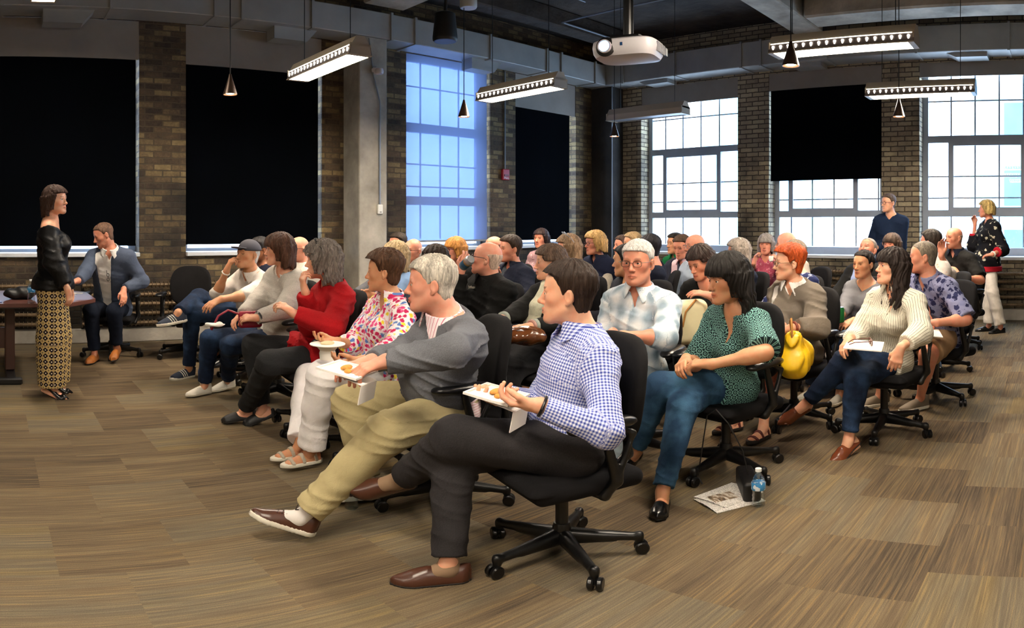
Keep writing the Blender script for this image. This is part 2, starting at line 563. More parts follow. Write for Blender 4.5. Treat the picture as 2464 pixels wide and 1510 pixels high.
# ---- radiators: rows of finned pipe along both outer walls
M_rad = mat('rust_brown_radiator_pipe', '6d5a42', .5, .35, bump=(40, .4, .004), vary=(4, .4))
def radiator(wall, a, b, label):
    root = empty('pipe_radiator', ((a + b) / 2, LY - .12, 0) if wall == 'L' else (RX - .12, (a + b) / 2, 0), label=label, cat='radiator')
    for k in range(5):
        z = .24 + k * .115
        h = (b - a) / 2
        us, rr = [], []
        n = int((b - a) / .05)
        for i in range(n):
            u = -h + .025 + i * .05
            us += [u - .004, u - .003, u + .003, u + .004]; rr += [.024, .040, .040, .024]
        pts = [(u, 0, z) if wall == 'L' else (0, u, z) for u in us]
        MB().tube(pts, rr, 10).build('finned_pipe', M_rad, root, smooth=False)
    for t in (-.98, -.33, .33, .98):
        u = t * (b - a) / 2
        s = MB()
        if wall == 'L': s.box(u - .015, u + .015, .04, .11, .17, .78)
        else: s.box(.04, .11, u - .015, u + .015, .17, .78)
        s.build('wall_bracket', M_concdk, root)
radiator('L', -2.2, .9, 'brown pipe radiator low on the wall behind the brown table')
radiator('L', 1.05, 4.5, 'brown pipe radiator low on the wall behind the empty chair')
radiator('L', 5.3, 9.6, 'brown pipe radiator on the far wall behind the back rows')
radiator('R', 2.5, 7.3, 'brown pipe radiator under the half shaded window')
radiator('R', -1.5, 2.2, 'brown pipe radiator behind the standing blonde woman')

# ---- city outside
M_bld = mat('pale_blue_facade', '8fc4dc', .4, vary=(.25, .3))
M_bld2 = mat('blue_glass_facade', '4a86b8', .3, vary=(.3, .3))
def building(x0, x1, y0, y1, z1, m, mw, label, face):
    b = MB().box(x0, x1, y0, y1, -12, z1).build('building', m, label=label, cat='building')
    for k in range(int((z1 + 4) / 3.2)):
        q = MB(); z = -4 + k * 3.2
        if face == 'x':
            y = y0 + 1
            while y < y1 - 2: q.box(x0 - .08, x0 + .1, y, y + 1.5, z, z + 2.0); y += 2.4
        else:
            x = x0 + 1
            while x < x1 - 2: q.box(x, x + 1.5, y0 - .08, y0 + .1, z, z + 2.0); x += 2.4
        q.build('window_row', mw, b)
building(34, 44, -14, 4.6, 9, M_bld, M_bld2, 'pale blue office block seen through the right-hand window', 'x')
building(38, 46, 17, 22.2, 13, M_bld, M_bld2, 'teal tinted block seen through the window by the dark corner', 'x')
# ================================================================== lamps
M_fix = mat('ivory_lamp_housing', 'b9ad98', .45, vary=(3, .05))
M_fixin = mat('white_lamp_reflector', 'ece6da', .35)
M_slot = mat('dark_perforated_band', '5a5250', .5)
M_lampE = mat('lit_fluorescent_lens', 'fff3e2', .5, emit=(LAMP_WARM, LAMP_POWER))
M_slotE = mat('lit_slots', 'fff3e2', .5, emit=((1, .88, .74, 1), 6.0))
M_off = mat('unlit_lamp_lens', '8d8f96', .4)
M_cable = mat('thin_black_cable', '141414', .5)

def make_fixture(lit=True):
    """1.25 m pendant strip: trapezoid housing, slotted side bands, open lens underneath; runs along y"""
    L = .625
    root = empty('strip_light')
    h = MB()
    h.prism([(-.04, .17), (.04, .17), (.095, .085), (-.095, .085)], 1, -L, L)
    h.prism([(-.095, .085), (.095, .085), (.098, .078), (-.098, .078)], 1, -L, L)
    for s in (-1, 1):
        h.box(-.105, .105, s * L - (.012 if s > 0 else 0), s * L + (0 if s > 0 else .012), 0, .10)
    h.build('housing', M_fix, root)
    for s in (-1, 1):
        b = MB()
        b.prism([(s * .098, .078), (s * .092, .078), (s * .104, .006), (s * .110, .006)], 1, -L, L)
        band = b.build('side_band', M_slot if lit else M_fix, root)
        if lit:
            q = MB()
            for i in range(18):
                y = -L + .045 + i * (2 * L - .09) / 17
                q.prism([(y - .011, .055), (y - .006, .063), (y + .006, .063), (y + .011, .055), (y + .004, .028), (y - .004, .028)], 0, s * .1045 - .004, s * .1045 + .004)
            q.build('glowing_slots', M_slotE, band)
            MB().box(s * .088 - .012, s * .088 + .012, -L + .02, L - .02, .0785, .084).build('edge_glow', M_slotE, band)
    f = MB()
    for s in (-1, 1): f.box(s * .112 - .006, s * .112 + .006, -L, L, -.004, .006)
    f.box(-.112, .112, -L, -L + .05, -.004, .004); f.box(-.112, .112, L - .05, L, -.004, .004)
    f.build('bottom_frame', M_fix, root)
    MB().box(-.10, .10, -L + .05, L - .05, .004, .012).build('lens', M_lampE if lit else M_off, root)
    for s in (-1, 1): MB().tube([(0, s * .45, .17), (0, s * .45, 4.85 - 2.9 - 1e-3)], .004, 6).build('hanging_cable', M_cable, root)
    return root
fx = make_fixture()
FIX = [
 ((2.98, 5.58), 'lit strip light hanging before the second black shade, left of the pale column'),
 ((5.33, 5.45), 'lit strip light hanging in front of the translucent glowing window'),
 ((5.33, 1.78), 'largest lit strip light, hanging near the rough pale beam'),
 ((7.5, 1.58), 'lit strip light hanging across the window above the standing blonde woman'),
 ((.48, 5.80), 'lit strip light at the top edge above the standing speaker, only its end showing'),
 ((2.95, 1.0), None), ((.4, 1.2), None),  ((.4, -2.1), None), ((-2.2, 1.2), None)]
for i, ((x, y), lab) in enumerate(FIX):
    o = fx if i == 0 else copy_tree(fx)
    o.location = (x, y, 3.6 if i == 4 else 2.9)
    if i == 4:
        for ch in o.children:
            if ch.name.startswith('hanging_cable'): ch.scale = (1, 1, 1.25 / 1.95)
    o['category'] = 'lamp'
    o['group'] = 'fluorescent strip lights' if lab else 'strip lights over the rest of the room'
    o['label'] = lab or 'lit strip light over the rest of the room, outside the photographed part'
o = make_fixture(False)
o.location = (7.62, 5.32, 2.9)
tag(o, 'unlit grey strip light hanging beside the dark corner column', 'lamp', 'fluorescent strip lights')

M_cone = mat('dark_bronze_lamp_cone', '3a2a20', .35, .5)
M_bulb = mat('lit_bulb', 'ffffff', .4, emit=((1, .75, .5, 1), 60.0))
def make_pendant():
    root = empty('pendant_lamp')
    MB().lathe([(.012, .20), (.018, .17), (.066, .012), (.068, 0), (.064, 0), (.060, .012), (.014, .16), (.0, .17)], n=24).build('cone_shade', M_cone, root, smooth=True)
    MB().lathe([(.0, .004), (.03, .006), (.045, .02), (.045, .03), (.0, .05)], n=16).build('bulb', M_bulb, root, smooth=True)
    MB().tube([(0, 0, .2), (0, 0, 4.85 - 2.66)], .005, 6).build('cord', M_cable, root)
    return root
pd = make_pendant()
for i, ((x, y), lab) in enumerate([
    ((2.19, 6.0), 'cone pendant lamp hanging on a long cord before the second black shade'),
    ((4.94, 5.95), 'cone pendant lamp hanging in front of the translucent glowing window'),
    ((7.49, 5.78), 'small cone pendant lamp below the unlit strip light in the corner'),
    ((4.80, 2.02), 'cone pendant lamp nearest the camera, below the largest strip light'),
    ((7.2, 1.76), 'cone pendant lamp in front of the brick pier between the right-hand windows')]):
    o = pd if i == 0 else copy_tree(pd)
    o.location = (x, y, 2.61 if i == 4 else 2.66)
    tag(o, lab, 'lamp', 'cone pendant lamps')
    ld = bpy.data.lights.new('pendant_bulb_light', 'SPOT')
    ld.energy = 18; ld.color = (1, .72, .45); ld.spot_size = radians(95); ld.spot_blend = .6; ld.shadow_soft_size = .03
    lo = bpy.data.objects.new('pendant_bulb_light', ld); COL.objects.link(lo)
    lo.parent = o; lo.location = (0, 0, -.01)

# daylight portals: help the renderer find the sky through the real windows
def portal(wall, a, b, z0, z1):
    l = bpy.data.lights.new('daylight_portal', 'AREA')
    l.shape = 'RECTANGLE'; l.size = b - a; l.size_y = z1 - z0
    l.cycles.is_portal = True
    o = bpy.data.objects.new('daylight_portal', l); COL.objects.link(o)
    if wall == 'L':
        o.location = ((a + b) / 2, LY + .38, (z0 + z1) / 2); o.rotation_euler = (pi / 2, 0, pi)
    else:
        o.location = (RX + .38, (a + b) / 2, (z0 + z1) / 2); o.rotation_euler = (pi / 2, 0, pi / 2)
    # an area lamp shines along its local -z: turn it to look into the room
    v = Vector((0, -1, 0)) if wall == 'L' else Vector((-1, 0, 0))
    o.rotation_euler = v.to_track_quat('-Z', 'Y').to_euler()
for (a, b, t) in OPEN_L: portal('L', a, b, SILL_L, t)
for (a, b, t) in OPEN_R: portal('R', a, b, SILL_R, t)

# ---- projector
M_pw = mat('white_projector_plastic', 'c9c6cc', .4)
M_pb = mat('black_plastic', '0d0d0f', .35)
def projector():
    loc = P(1512, 120, 4.15)
    rz = radians(106)   # lens side
    root = empty('ceiling_projector', tuple(loc), rz, label='white ceiling projector with a glowing blue lens on a black pole', cat='projector')
    b = MB()
    prof = []
    n = 40
    def ring(sx, sy, z, cx=0):
        r = []
        for i in range(n):
            q = 2 * pi * i / n
            c, s = cos(q), sin(q)
            r.append((cx + sx * math.copysign(abs(c) ** .5, c), sy * math.copysign(abs(s) ** .5, s), z))
        return r
    rings = [ring(.15, .10, -.072), ring(.185, .135, -.062), ring(.2, .15, -.035), ring(.205, .155, .0), ring(.2, .15, .035), ring(.18, .13, .048)]
    v = [p for r in rings for p in r]
    f = [(i*n + j, i*n + (j+1) % n, (i+1)*n + (j+1) % n, (i+1)*n + j) for i in range(len(rings) - 1) for j in range(n)]
    f += [tuple(range(n))[::-1], tuple((len(rings)-1)*n + j for j in range(n))]
    b.add(v, f)
    b.build('case', M_pw, root, smooth=True)
    # lens barrel and dark surround on the front (+y) face
    R = Matrix.Rotation(-pi / 2, 4, 'X')
    MB().lathe([(.062, 0), (.062, .006), (.045, .012)], n=28, M=Matrix.Translation((.09, .142, -.008)) @ R).build('lens_surround', M_pb, root, smooth=True)
    MB().lathe([(.042, 0), (.042, .03), (.034, .03), (.034, .012)], n=28, M=Matrix.Translation((.09, .143, -.008)) @ R).build('lens_ring', M_pw, root, smooth=True)
    MB().lathe([(.033, 0), (.026, .008), (.0, .012)], n=28, M=Matrix.Translation((.09, .155, -.008)) @ R).build('lens', mat('glowing_projector_lens', '9fc8ff', .1, emit=((.22, .50, 1, 1), 3.0)), root, smooth=True)
    MB().box(-.02, -.005, .148, .157, -.01, .01).build('sensor_window', mat('dark_blue_sensor', '1b3f6b', .2), root)
    g = MB()
    for i in range(7): g.box(-.209, -.198, -.08 + i * .022, -.07 + i * .022, -.035, .025)
    g.build('vent_grille', mat('grey_vent', '77757a', .5), root)
    pt = MB(); pt.box(-.21, -.203, -.13, -.09, -.03, .02)
    pt.build('port_panel', mat('dark_grey_ports', '3b3b40', .5), root)
    m = MB(); m.box(-.1, .1, -.07, .07, .05, .085, .01); m.tube([(0, 0, .08), (0, 0, 4.85 - loc[2])], .032, 14)
    for a in (-.13, .13):
        for c in (-.09, .09): m.tube([(a * .6, c * .6, .07), (a, c, .045)], .008, 6)
    m.build('ceiling_mount', M_pb, root)
projector()

# ---- loudspeaker, security sensor, fire alarm, thermostat
M_spk = mat('black_speaker', '0e0d0d', .5)
sp = P(1071, 100, 7.7)
root = empty('ceiling_loudspeaker', (sp[0], sp[1], sp[2]), 0, label='black bucket shaped loudspeaker hanging from the pale beam', cat='loudspeaker')
MB().lathe([(.125, .0), (.14, .017), (.143, .04), (.115, .34), (.09, .355), (.0, .355)], n=32).build('cabinet', M_spk, root, smooth=True)
MB().lathe([(.0, -.001), (.11, -.001), (.125, .006)], n=32).build('grille', mat('grey_speaker_grille', '3c3a3a', .5, .3), root)
MB().tube([(0, 0, .35), (.04, .0, 4.45 - sp[2])], .02, 8).build('hanger', M_spk, root)
s = P(908, 167, 9.06)
root = empty('security_sensor', (s[0], 7.72, s[2]), 0, label='small white motion sensor on the pale concrete column', cat='sensor')
Rr = Matrix.Rotation(pi / 2, 4, 'X')
MB().lathe([(.05, 0), (.055, .02), (.03, .06)], n=20, M=Rr).build('base', M_pw, root, smooth=True)
MB().lathe([(.0, -.05), (.05, -.045), (.06, -.01), (.05, .03), (.0, .035)], c=(.02, -.09, -.02), n=20).build('dome', M_pw, root, smooth=True)
z0 = P(902, 503, 9.1)[2]
root = empty('thermostat_box', (4.93, 7.72, z0), 0, label='white thermostat box at the lower end of the conduit on the pale column', cat='thermostat')
MB().box(-.04, .04, -.04, 0, -.065, .065, .008).build('cover', mat('white_thermostat', 'dcdcd8', .5), root)
MB().box(-.015, .015, -.044, -.04, -.045, -.03).build('badge', mat('grey_badge', '8a8a88', .5), root)
conduit([(4.93, 7.70, z0 + .06), (4.93, 7.70, 3.1), (4.83, 7.70, 3.45), (4.76, 7.70, 3.97)], 'thin conduit on the face of the pale concrete column', .01)
M_red = mat('fire_alarm_red', 'a3122f', .4)
a = P(1213, 420, 8.15 / cos((1213 + 20) / F))
root = empty('fire_alarm_pull', (a[0], LY, a[2]), 0, label='red fire alarm pull station on the brick pier by the glowing window', cat='fire alarm')
MB().box(-.075, .075, -.06, 0, -.09, .09, .012).build('case', M_red, root)
MB().box(-.05, .05, -.068, -.06, -.03, .0).build('handle', mat('dark_red_handle', '6d0c20', .4), root)
fc = bpy.data.curves.new('pull_lettering', 'FONT'); fc.body = 'PULL'; fc.size = .05; fc.extrude = .001; fc.align_x = 'CENTER'
def text_mesh(name, fc, m):
    tmp = bpy.data.objects.new(name + '_text', fc); COL.objects.link(tmp)
    me = bpy.data.meshes.new_from_object(tmp)
    COL.objects.unlink(tmp); bpy.data.objects.remove(tmp)
    me.materials.clear()
    return link(name, me, m)
fo = text_mesh('pull_lettering', fc, M_sill); fo.parent = root
fo.location = (0, -.0625, -.075); fo.rotation_euler = (pi / 2, 0, 0)
conduit([(a[0], LY - .02, a[2] + .09), (a[0], LY - .02, 3.98)], 'thin vertical conduit rising from the red fire alarm')
conduit([(9.83, 7.64, .2), (9.83, 7.64, 3.98)], 'vertical conduit on the edge of the dark corner column')
rs = P(1127, 20, 7.75)
MB().tube([(rs[0], rs[1], rs[2] + .1), (rs[0], rs[1], 4.45)], .03, 10).lathe([(.09, 0), (.10, .02), (.10, .13), (.07, .15)], c=(rs[0], rs[1], rs[2]), n=24).build('junction_box', M_duct, smooth=True, label='round grey junction box under the pale beam beside the loudspeaker', cat='junction box')
# ================================================================== solid modelling by distance fields
A3 = lambda p: np.asarray(p, dtype=np.float64)
def nrm(v):
    v = A3(v); return v / (np.linalg.norm(v) + 1e-12)
def frame(z, hint=(0, 0, 1)):
    """rows: x, y, z with z along the given direction and y close to hint"""
    z = nrm(z); h = A3(hint)
    y = h - z * np.dot(h, z)
    if np.linalg.norm(y) < 1e-5:
        h = A3((1, .01, 0)); y = h - z * np.dot(h, z)
    y = nrm(y)
    return np.array([np.cross(y, z), y, z])

class Cap:          # round cone between two points
    def __init__(s, a, b, ra, rb, k=.02):
        s.a, s.b, s.ra, s.rb, s.k = A3(a), A3(b), ra, rb, k
        s.ba = s.b - s.a; s.l2 = float(s.ba @ s.ba) + 1e-12
    def bb(s):
        r = max(s.ra, s.rb)
        return np.minimum(s.a, s.b) - r, np.maximum(s.a, s.b) + r
    def __call__(s, p):
        pa = p - s.a
        t = np.clip(pa @ s.ba / s.l2, 0, 1)
        d = pa - t[:, None] * s.ba
        return np.sqrt(np.einsum('ij,ij->i', d, d)) - (s.ra + (s.rb - s.ra) * t)
    def grow(s, g, e=0): return Cap(s.a, s.b, s.ra + g, s.rb + g, s.k)
    def uv(s, p):
        F_ = frame(s.ba, (0, 0, 1) if abs(s.ba[2]) < .7 * sqrt(s.l2) else (0, 1, 0))
        q = (p - s.a) @ F_.T
        return np.arctan2(q[:, 0], q[:, 1]) * (s.ra + s.rb) * .5, q[:, 2]

class Ell:          # ellipsoid, rows of R are its axes
    def __init__(s, c, r, R=None, k=.02):
        s.c, s.r, s.R, s.k = A3(c), A3(r), (np.eye(3) if R is None else np.asarray(R)), k
    def bb(s):
        e = np.sqrt(((s.R * s.r[:, None]) ** 2).sum(0))
        return s.c - e, s.c + e
    def __call__(s, p):
        q = (p - s.c) @ s.R.T
        k0 = np.sqrt(((q / s.r) ** 2).sum(1))
        k1 = np.sqrt(((q / (s.r ** 2)) ** 2).sum(1)) + 1e-9
        return k0 * (k0 - 1) / k1
    def grow(s, g, e=0): return Ell(s.c, s.r + g, s.R, s.k)
    def uv(s, p):
        q = (p - s.c) @ s.R.T
        return np.arctan2(q[:, 0], q[:, 1]) * s.r[0], q[:, 2]

class Tor:          # elliptical tapering trunk through stations (centre, half width, half depth)
    def __init__(s, st, side, k=.03):
        s.c = np.array([A3(q[0]) for q in st]); s.w = np.array([q[1] for q in st]); s.d = np.array([q[2] for q in st])
        s.side = nrm(side); s.k = k
    def bb(s):
        m = max(s.w.max(), s.d.max())
        return s.c.min(0) - m, s.c.max(0) + m
    def __call__(s, p, uv=False):
        best = np.full(len(p), 9.0); U = np.zeros(len(p)); V = np.zeros(len(p)); L = 0
        for i in range(len(s.c) - 1):
            a, b = s.c[i], s.c[i + 1]
            ba = b - a; l = np.linalg.norm(ba)
            ax = ba / l
            x = nrm(s.side - ax * (s.side @ ax)); y = np.cross(ax, x)
            pa = p - a
            h = pa @ ax; t = np.clip(h / l, 0, 1)
            w = s.w[i] + (s.w[i+1] - s.w[i]) * t; d = s.d[i] + (s.d[i+1] - s.d[i]) * t
            px, py = pa @ x, pa @ y
            ex = h - t * l
            m = np.minimum(w, d)
            k0 = np.sqrt((px / w) ** 2 + (py / d) ** 2 + (ex / m) ** 2)
            k1 = np.sqrt((px / w**2) ** 2 + (py / d**2) ** 2 + (ex / m**2) ** 2) + 1e-9
            dd = k0 * (k0 - 1) / k1
            if uv:
                c = dd < best
                U = np.where(c, np.arctan2(px / w, -py / d) * .17, U); V = np.where(c, L + h, V)
            best = np.minimum(best, dd)
            L += l
        return (best, U, V) if uv else best
    def grow(s, g, e=0):
        o = Tor([(c, w + g, d + g) for c, w, d in zip(s.c, s.w, s.d)], s.side, s.k); return o
    def uv(s, p):
        _, u, v = s(p, True); return u, v

class RBox:         # rounded box
    def __init__(s, c, h, r, R=None, k=.01):
        s.c, s.h, s.rr, s.R, s.k = A3(c), A3(h), r, (np.eye(3) if R is None else np.asarray(R)), k
    def bb(s):
        e = (np.abs(s.R) * s.h[:, None]).sum(0)
        return s.c - e, s.c + e
    def __call__(s, p):
        q = np.abs((p - s.c) @ s.R.T) - (s.h - s.rr)
        return np.sqrt((np.maximum(q, 0) ** 2).sum(1)) + np.minimum(q.max(1), 0) - s.rr
    def grow(s, g, e=0): return RBox(s.c, s.h + g, s.rr + g, s.R, s.k)
    def uv(s, p):
        q = (p - s.c) @ s.R.T
        return q[:, 0] + q[:, 1], q[:, 2]

def smin(a, b, k):
    h = np.maximum(k - np.abs(a - b), 0) / k
    return np.minimum(a, b) - h * h * k * .25

class U:            # smooth union; cut / extra: functions (p, d) -> d
    def __init__(s, prims, *mods):
        s.prims, s.mods = prims, mods
    def __call__(s, p):
        d = s.prims[0](p)
        for q in s.prims[1:]:
            d = smin(d, q(p), q.k)
        for m in s.mods: d = m(p, d)
        return d
    def bb(s):
        b = [q.bb() for q in s.prims]
        return np.min([x[0] for x in b], 0), np.max([x[1] for x in b], 0)

def surface(f, h, lo=None, hi=None, pad=.02):
    """naive surface nets on a block-sparse grid"""
    if lo is None:
        lo, hi = f.bb()
    lo = A3(lo) - pad - 2 * h; hi = A3(hi) + pad + 2 * h
    B = 8
    nb = np.ceil((hi - lo) / (h * B)).astype(int) + 0
    nb = np.maximum(nb, 1); n = nb * B
    bi = np.stack(np.meshgrid(*[np.arange(k) for k in nb], indexing='ij'), -1).reshape(-1, 3)
    cen = lo + (bi * B + (B - 1) / 2) * h
    dc = f(cen)
    act = np.abs(dc) < h * B * .87 * 1.35 + h
    V = np.empty(tuple(n), np.float32)
    Vb = V.reshape(nb[0], B, nb[1], B, nb[2], B)
    Vb[...] = np.sign(dc).reshape(*nb)[:, None, :, None, :, None] * 9
    g = np.stack(np.meshgrid(*[np.arange(B)] * 3, indexing='ij'), -1).reshape(-1, 3)
    ab = bi[act]
    if len(ab) == 0: return np.zeros((0, 3)), np.zeros((0, 4), int)
    CH = 400
    for c in range(0, len(ab), CH):
        q = ab[c:c + CH]
        pts = (lo + ((q * B)[:, None, :] + g[None]) * h).reshape(-1, 3)
        d = f(pts).reshape(-1, B, B, B)
        Vb[q[:, 0], :, q[:, 1], :, q[:, 2], :] = d
    V[0], V[-1], V[:, 0], V[:, -1], V[:, :, 0], V[:, :, -1] = 9, 9, 9, 9, 9, 9
    S = V < 0
    st = np.array([n[1] * n[2], n[2], 1])
    acc_i, acc_p, quads = [], [], []
    for ax in range(3):
        sl0 = [slice(None)] * 3; sl1 = [slice(None)] * 3
        sl0[ax] = slice(0, -1); sl1[ax] = slice(1, None)
        e = np.argwhere(S[tuple(sl0)] != S[tuple(sl1)])
        if not len(e): continue
        e2 = e.copy(); e2[:, ax] += 1
        v0 = V[e[:, 0], e[:, 1], e[:, 2]]; v1 = V[e2[:, 0], e2[:, 1], e2[:, 2]]
        t = np.clip(v0 / (v0 - v1), .02, .98)
        pos = e.astype(float); pos[:, ax] += t
        b, c = (ax + 1) % 3, (ax + 2) % 3
        cells = []
        for (db, dc_) in ((-1, -1), (0, -1), (0, 0), (-1, 0)):
            q = e.copy(); q[:, b] += db; q[:, c] += dc_
            ci = q @ st
            cells.append(ci); acc_i.append(ci); acc_p.append(pos)
        Q = np.stack(cells, 1)
        flip = v0 > 0
        Q[flip] = Q[flip][:, ::-1]
        quads.append(Q)
    idx = np.concatenate(acc_i); pos = np.concatenate(acc_p); Q = np.concatenate(quads)
    uq, inv = np.unique(idx, return_inverse=True)
    cnt = np.bincount(inv).astype(float)
    v = np.stack([np.bincount(inv, pos[:, k]) / cnt for k in range(3)], 1)
    Q = np.searchsorted(uq, Q)
    return lo + v * h, Q

def mesh_obj(name, parts, m, parent=None, loc=(0, 0, 0), rz=0.0, local=True, **tags):
    """parts: list of (verts, quads, {attr: array}); verts in world space, stored relative to loc/rz"""
    V = np.concatenate([p[0] for p in parts]); n = 0; Q = []
    for p in parts:
        Q.append(p[1] + n); n += len(p[0])
    Q = np.concatenate(Q)
    base = A3(loc)
    if local:
        c, s = cos(-rz), sin(-rz)
        R = np.array([[c, -s, 0], [s, c, 0], [0, 0, 1]])
        W = (V - base) @ R.T
    else: W = V
    me = bpy.data.meshes.new(name)
    me.vertices.add(len(W)); me.vertices.foreach_set('co', W.astype(np.float32).ravel())
    me.loops.add(Q.size); me.loops.foreach_set('vertex_index', Q.astype(np.int32).ravel())
    me.polygons.add(len(Q)); me.polygons.foreach_set('loop_start', np.arange(0, Q.size, 4, dtype=np.int32))
    me.polygons.foreach_set('loop_total', np.full(len(Q), 4, np.int32))
    me.polygons.foreach_set('use_smooth', np.ones(len(Q), bool))
    for key in (parts[0][2] if len(parts[0]) > 2 else {}):
        arr = np.concatenate([p[2][key] for p in parts])
        at = me.attributes.new(key, 'FLOAT_VECTOR', 'POINT')
        at.data.foreach_set('vector', arr.astype(np.float32).ravel())
    me.update(calc_edges=True)
    o = link(name, me, m, None, **tags)
    if parent is not None:
        o.parent = parent
    else:
        o.location = loc; o.rotation_euler = (0, 0, rz)
    return o

def sdf_obj(name, f, h, m, parent=None, loc=(0, 0, 0), rz=0.0, local=True, **tags):
    v, q = surface(f, h)
    return mesh_obj(name, [(v, q)], m, parent, loc, rz, local, **tags)
# ================================================================== task chair (seat faces +y)
M_cfab = mat('black_chair_upholstery', '121113', .9, bump=(160, .35, .002), vary=(8, .25), spec=.2)
M_cpla = mat('black_chair_plastic', '0a0a0b', .36)
M_cpad = mat('worn_black_armrest', '101013', .3, bump=(30, .1, .002))
M_cwheel = mat('black_caster_wheel', '0b0b0c', .3)

def make_chair():
    root = empty('office_chair')
    z0 = .445
    seat = RBox((0, .01, z0 - .035), (.25, .24, .04), .038)
    def dish(p, d):
        w = .012 * np.exp(-((p[:, 0] / .15) ** 2 + ((p[:, 1] + .02) / .16) ** 2)) - .05 * np.clip((p[:, 1] - .15) / .12, 0, 1) ** 2 * (p[:, 2] > z0 - .05)
        return d + np.where(p[:, 2] > z0 - .03, w * .6, 0)
    sdf_obj('seat', U([seat], dish), .009, M_cfab, root, local=False)
    class Back:
        def bb(s): return A3((-.24, -.36, .50)), A3((.24, -.16, .99))
        def __call__(s, p):
            z = (p[:, 2] - .745) / .225
            yb = -.235 - .03 * z - .03 * z * z + .35 * p[:, 0] ** 2
            w = .235 * (1 - .10 * np.clip(-z, 0, 1) - .06 * np.clip(z, 0, 1))
            q = (np.abs(p[:, 0] / w) ** 3.2 + np.abs(z) ** 3.2) ** (1 / 3.2)
            e = (q - 1) * .2
            dy = np.abs(p[:, 1] - yb) - .03
            a = np.maximum(e + .022, 0); b = np.maximum(dy + .022, 0)
            return (np.sqrt(a * a + b * b) + np.minimum(np.maximum(e + .022, dy + .022), 0) - .022) * .8
    sdf_obj('backrest', Back(), .009, M_cfab, root, local=False)
    bar = [Cap((0, -.05, .35), (0, -.22, .34), .022, .022, .02), Cap((0, -.22, .34), (0, -.33, .42), .022, .020, .02), Cap((0, -.33, .42), (0, -.31, .66), .020, .022, .02),
           RBox((0, -.0, .355), (.085, .12, .025), .02)]
    sdf_obj('seat_mechanism', U(bar), .010, M_cpla, root, local=False)
    for s in (-1, 1):
        arm = [Cap((s * .13, .0, .372), (s * .25, -.03, .372), .016, .018, .015), Cap((s * .25, -.03, .372), (s * .282, -.06, .44), .02, .02, .015), Cap((s * .282, -.06, .44), (s * .272, -.01, .655), .022, .017, .015),
               Cap((s * .282, -.06, .44), (s * .275, -.14, .62), .016, .012, .02), Cap((s * .275, -.14, .62), (s * .272, -.08, .655), .012, .012, .02)]
        a = sdf_obj('armrest', U(arm), .009, M_cpla, root, local=False)
        class Pad:
            def bb(q): return A3((s * .27 - .06, -.18, .62)), A3((s * .27 + .06, .16, .72))
            def __call__(q, p):
                x = (p[:, 0] - s * .27); y = p[:, 1] + .01
                w = .042 + .012 * np.clip(y / .15, -1, 1)
                zz = .675 - .25 * np.clip(np.abs(y) - .07, 0, 1) ** 1.5
                e = np.sqrt((x / w) ** 2 + np.abs(y / .155) ** 4 + ((p[:, 2] - zz) / .026) ** 2)
                return (e - 1) * .024
        sdf_obj('arm_pad', Pad(), .007, M_cpad, a, local=False)
    g = MB().lathe([(.026, .14), (.026, .36), (.0, .36)], n=20).lathe([(.038, .075), (.038, .15), (.032, .17), (.0, .17)], n=20)
    g.build('gas_column', M_cpla, root, smooth=True)
    for k in range(5):
        a = 2 * pi * k / 5 + .3
        d = A3((cos(a), sin(a), 0))
        leg = [Cap(d * .02 + (0, 0, .115), d * .31 + (0, 0, .082), .031, .018, .01), Cap(d * .02 + (0, 0, .09), d * .2 + (0, 0, .085), .026, .016, .02), Cap(d * .31 + (0, 0, .06), d * .31 + (0, 0, .09), .017, .019, .01)]
        lg = sdf_obj('base_leg', U(leg), .008, M_cpla, root, local=False)
        t = A3((-d[1], d[0], 0)) if k % 2 else nrm(A3((-d[1], d[0], 0)) + .8 * d)
        c = d * .32
        f = nrm(np.cross(t, (0, 0, 1)))
        ms = MB()
        for s in (-1, 1):
            M = Matrix((Vector(f), Vector((0, 0, 1)), Vector(t))).transposed().to_4x4()
            M.translation = Vector(c + t * s * .017 + A3((0, 0, .030)))
            ms.lathe([(.0, -.011), (.024, -.011), (.0295, -.006), (.0295, .006), (.024, .011), (.0, .011)], n=18, M=M)
        ms.tube([c + t * .02 + (0, 0, .03), c - t * .02 + (0, 0, .03)], .01, 8)
        ms.tube([c + (0, 0, .03), c - d * .01 + (0, 0, .07)], .011, 8)
        ms.build('caster', M_cwheel, root, smooth=True)
    return root
CHAIR = make_chair()
CHAIR_N = [0]
def place_chair(x, y, rz, label, spin=0.0, s=1.0):
    o = CHAIR if CHAIR_N[0] == 0 else copy_tree(CHAIR)
    CHAIR_N[0] += 1
    o.location = (x, y, 0)
    o.rotation_euler = (0, 0, rz)
    if spin:
        for ch in o.children:
            if ch.name.startswith(('base_leg', 'caster')):
                ch.rotation_euler = (0, 0, spin)
    tag(o, label, 'chair', 'black office chairs')
    return o
# ================================================================== people
class Cut:          # a limb sleeve: round cone ended by a flat cut
    def __init__(s, a, b, ra, rb, k=.02, flat=True):
        s.c = Cap(a, b, ra, rb, k); s.k = k; s.flat = flat
        s.dir = nrm(A3(b) - A3(a)); s.b = A3(b)
    def bb(s): return s.c.bb()
    def __call__(s, p):
        d = s.c(p)
        return np.maximum(d, (p - s.b) @ s.dir) if s.flat else d
    def uv(s, p): return s.c.uv(p)

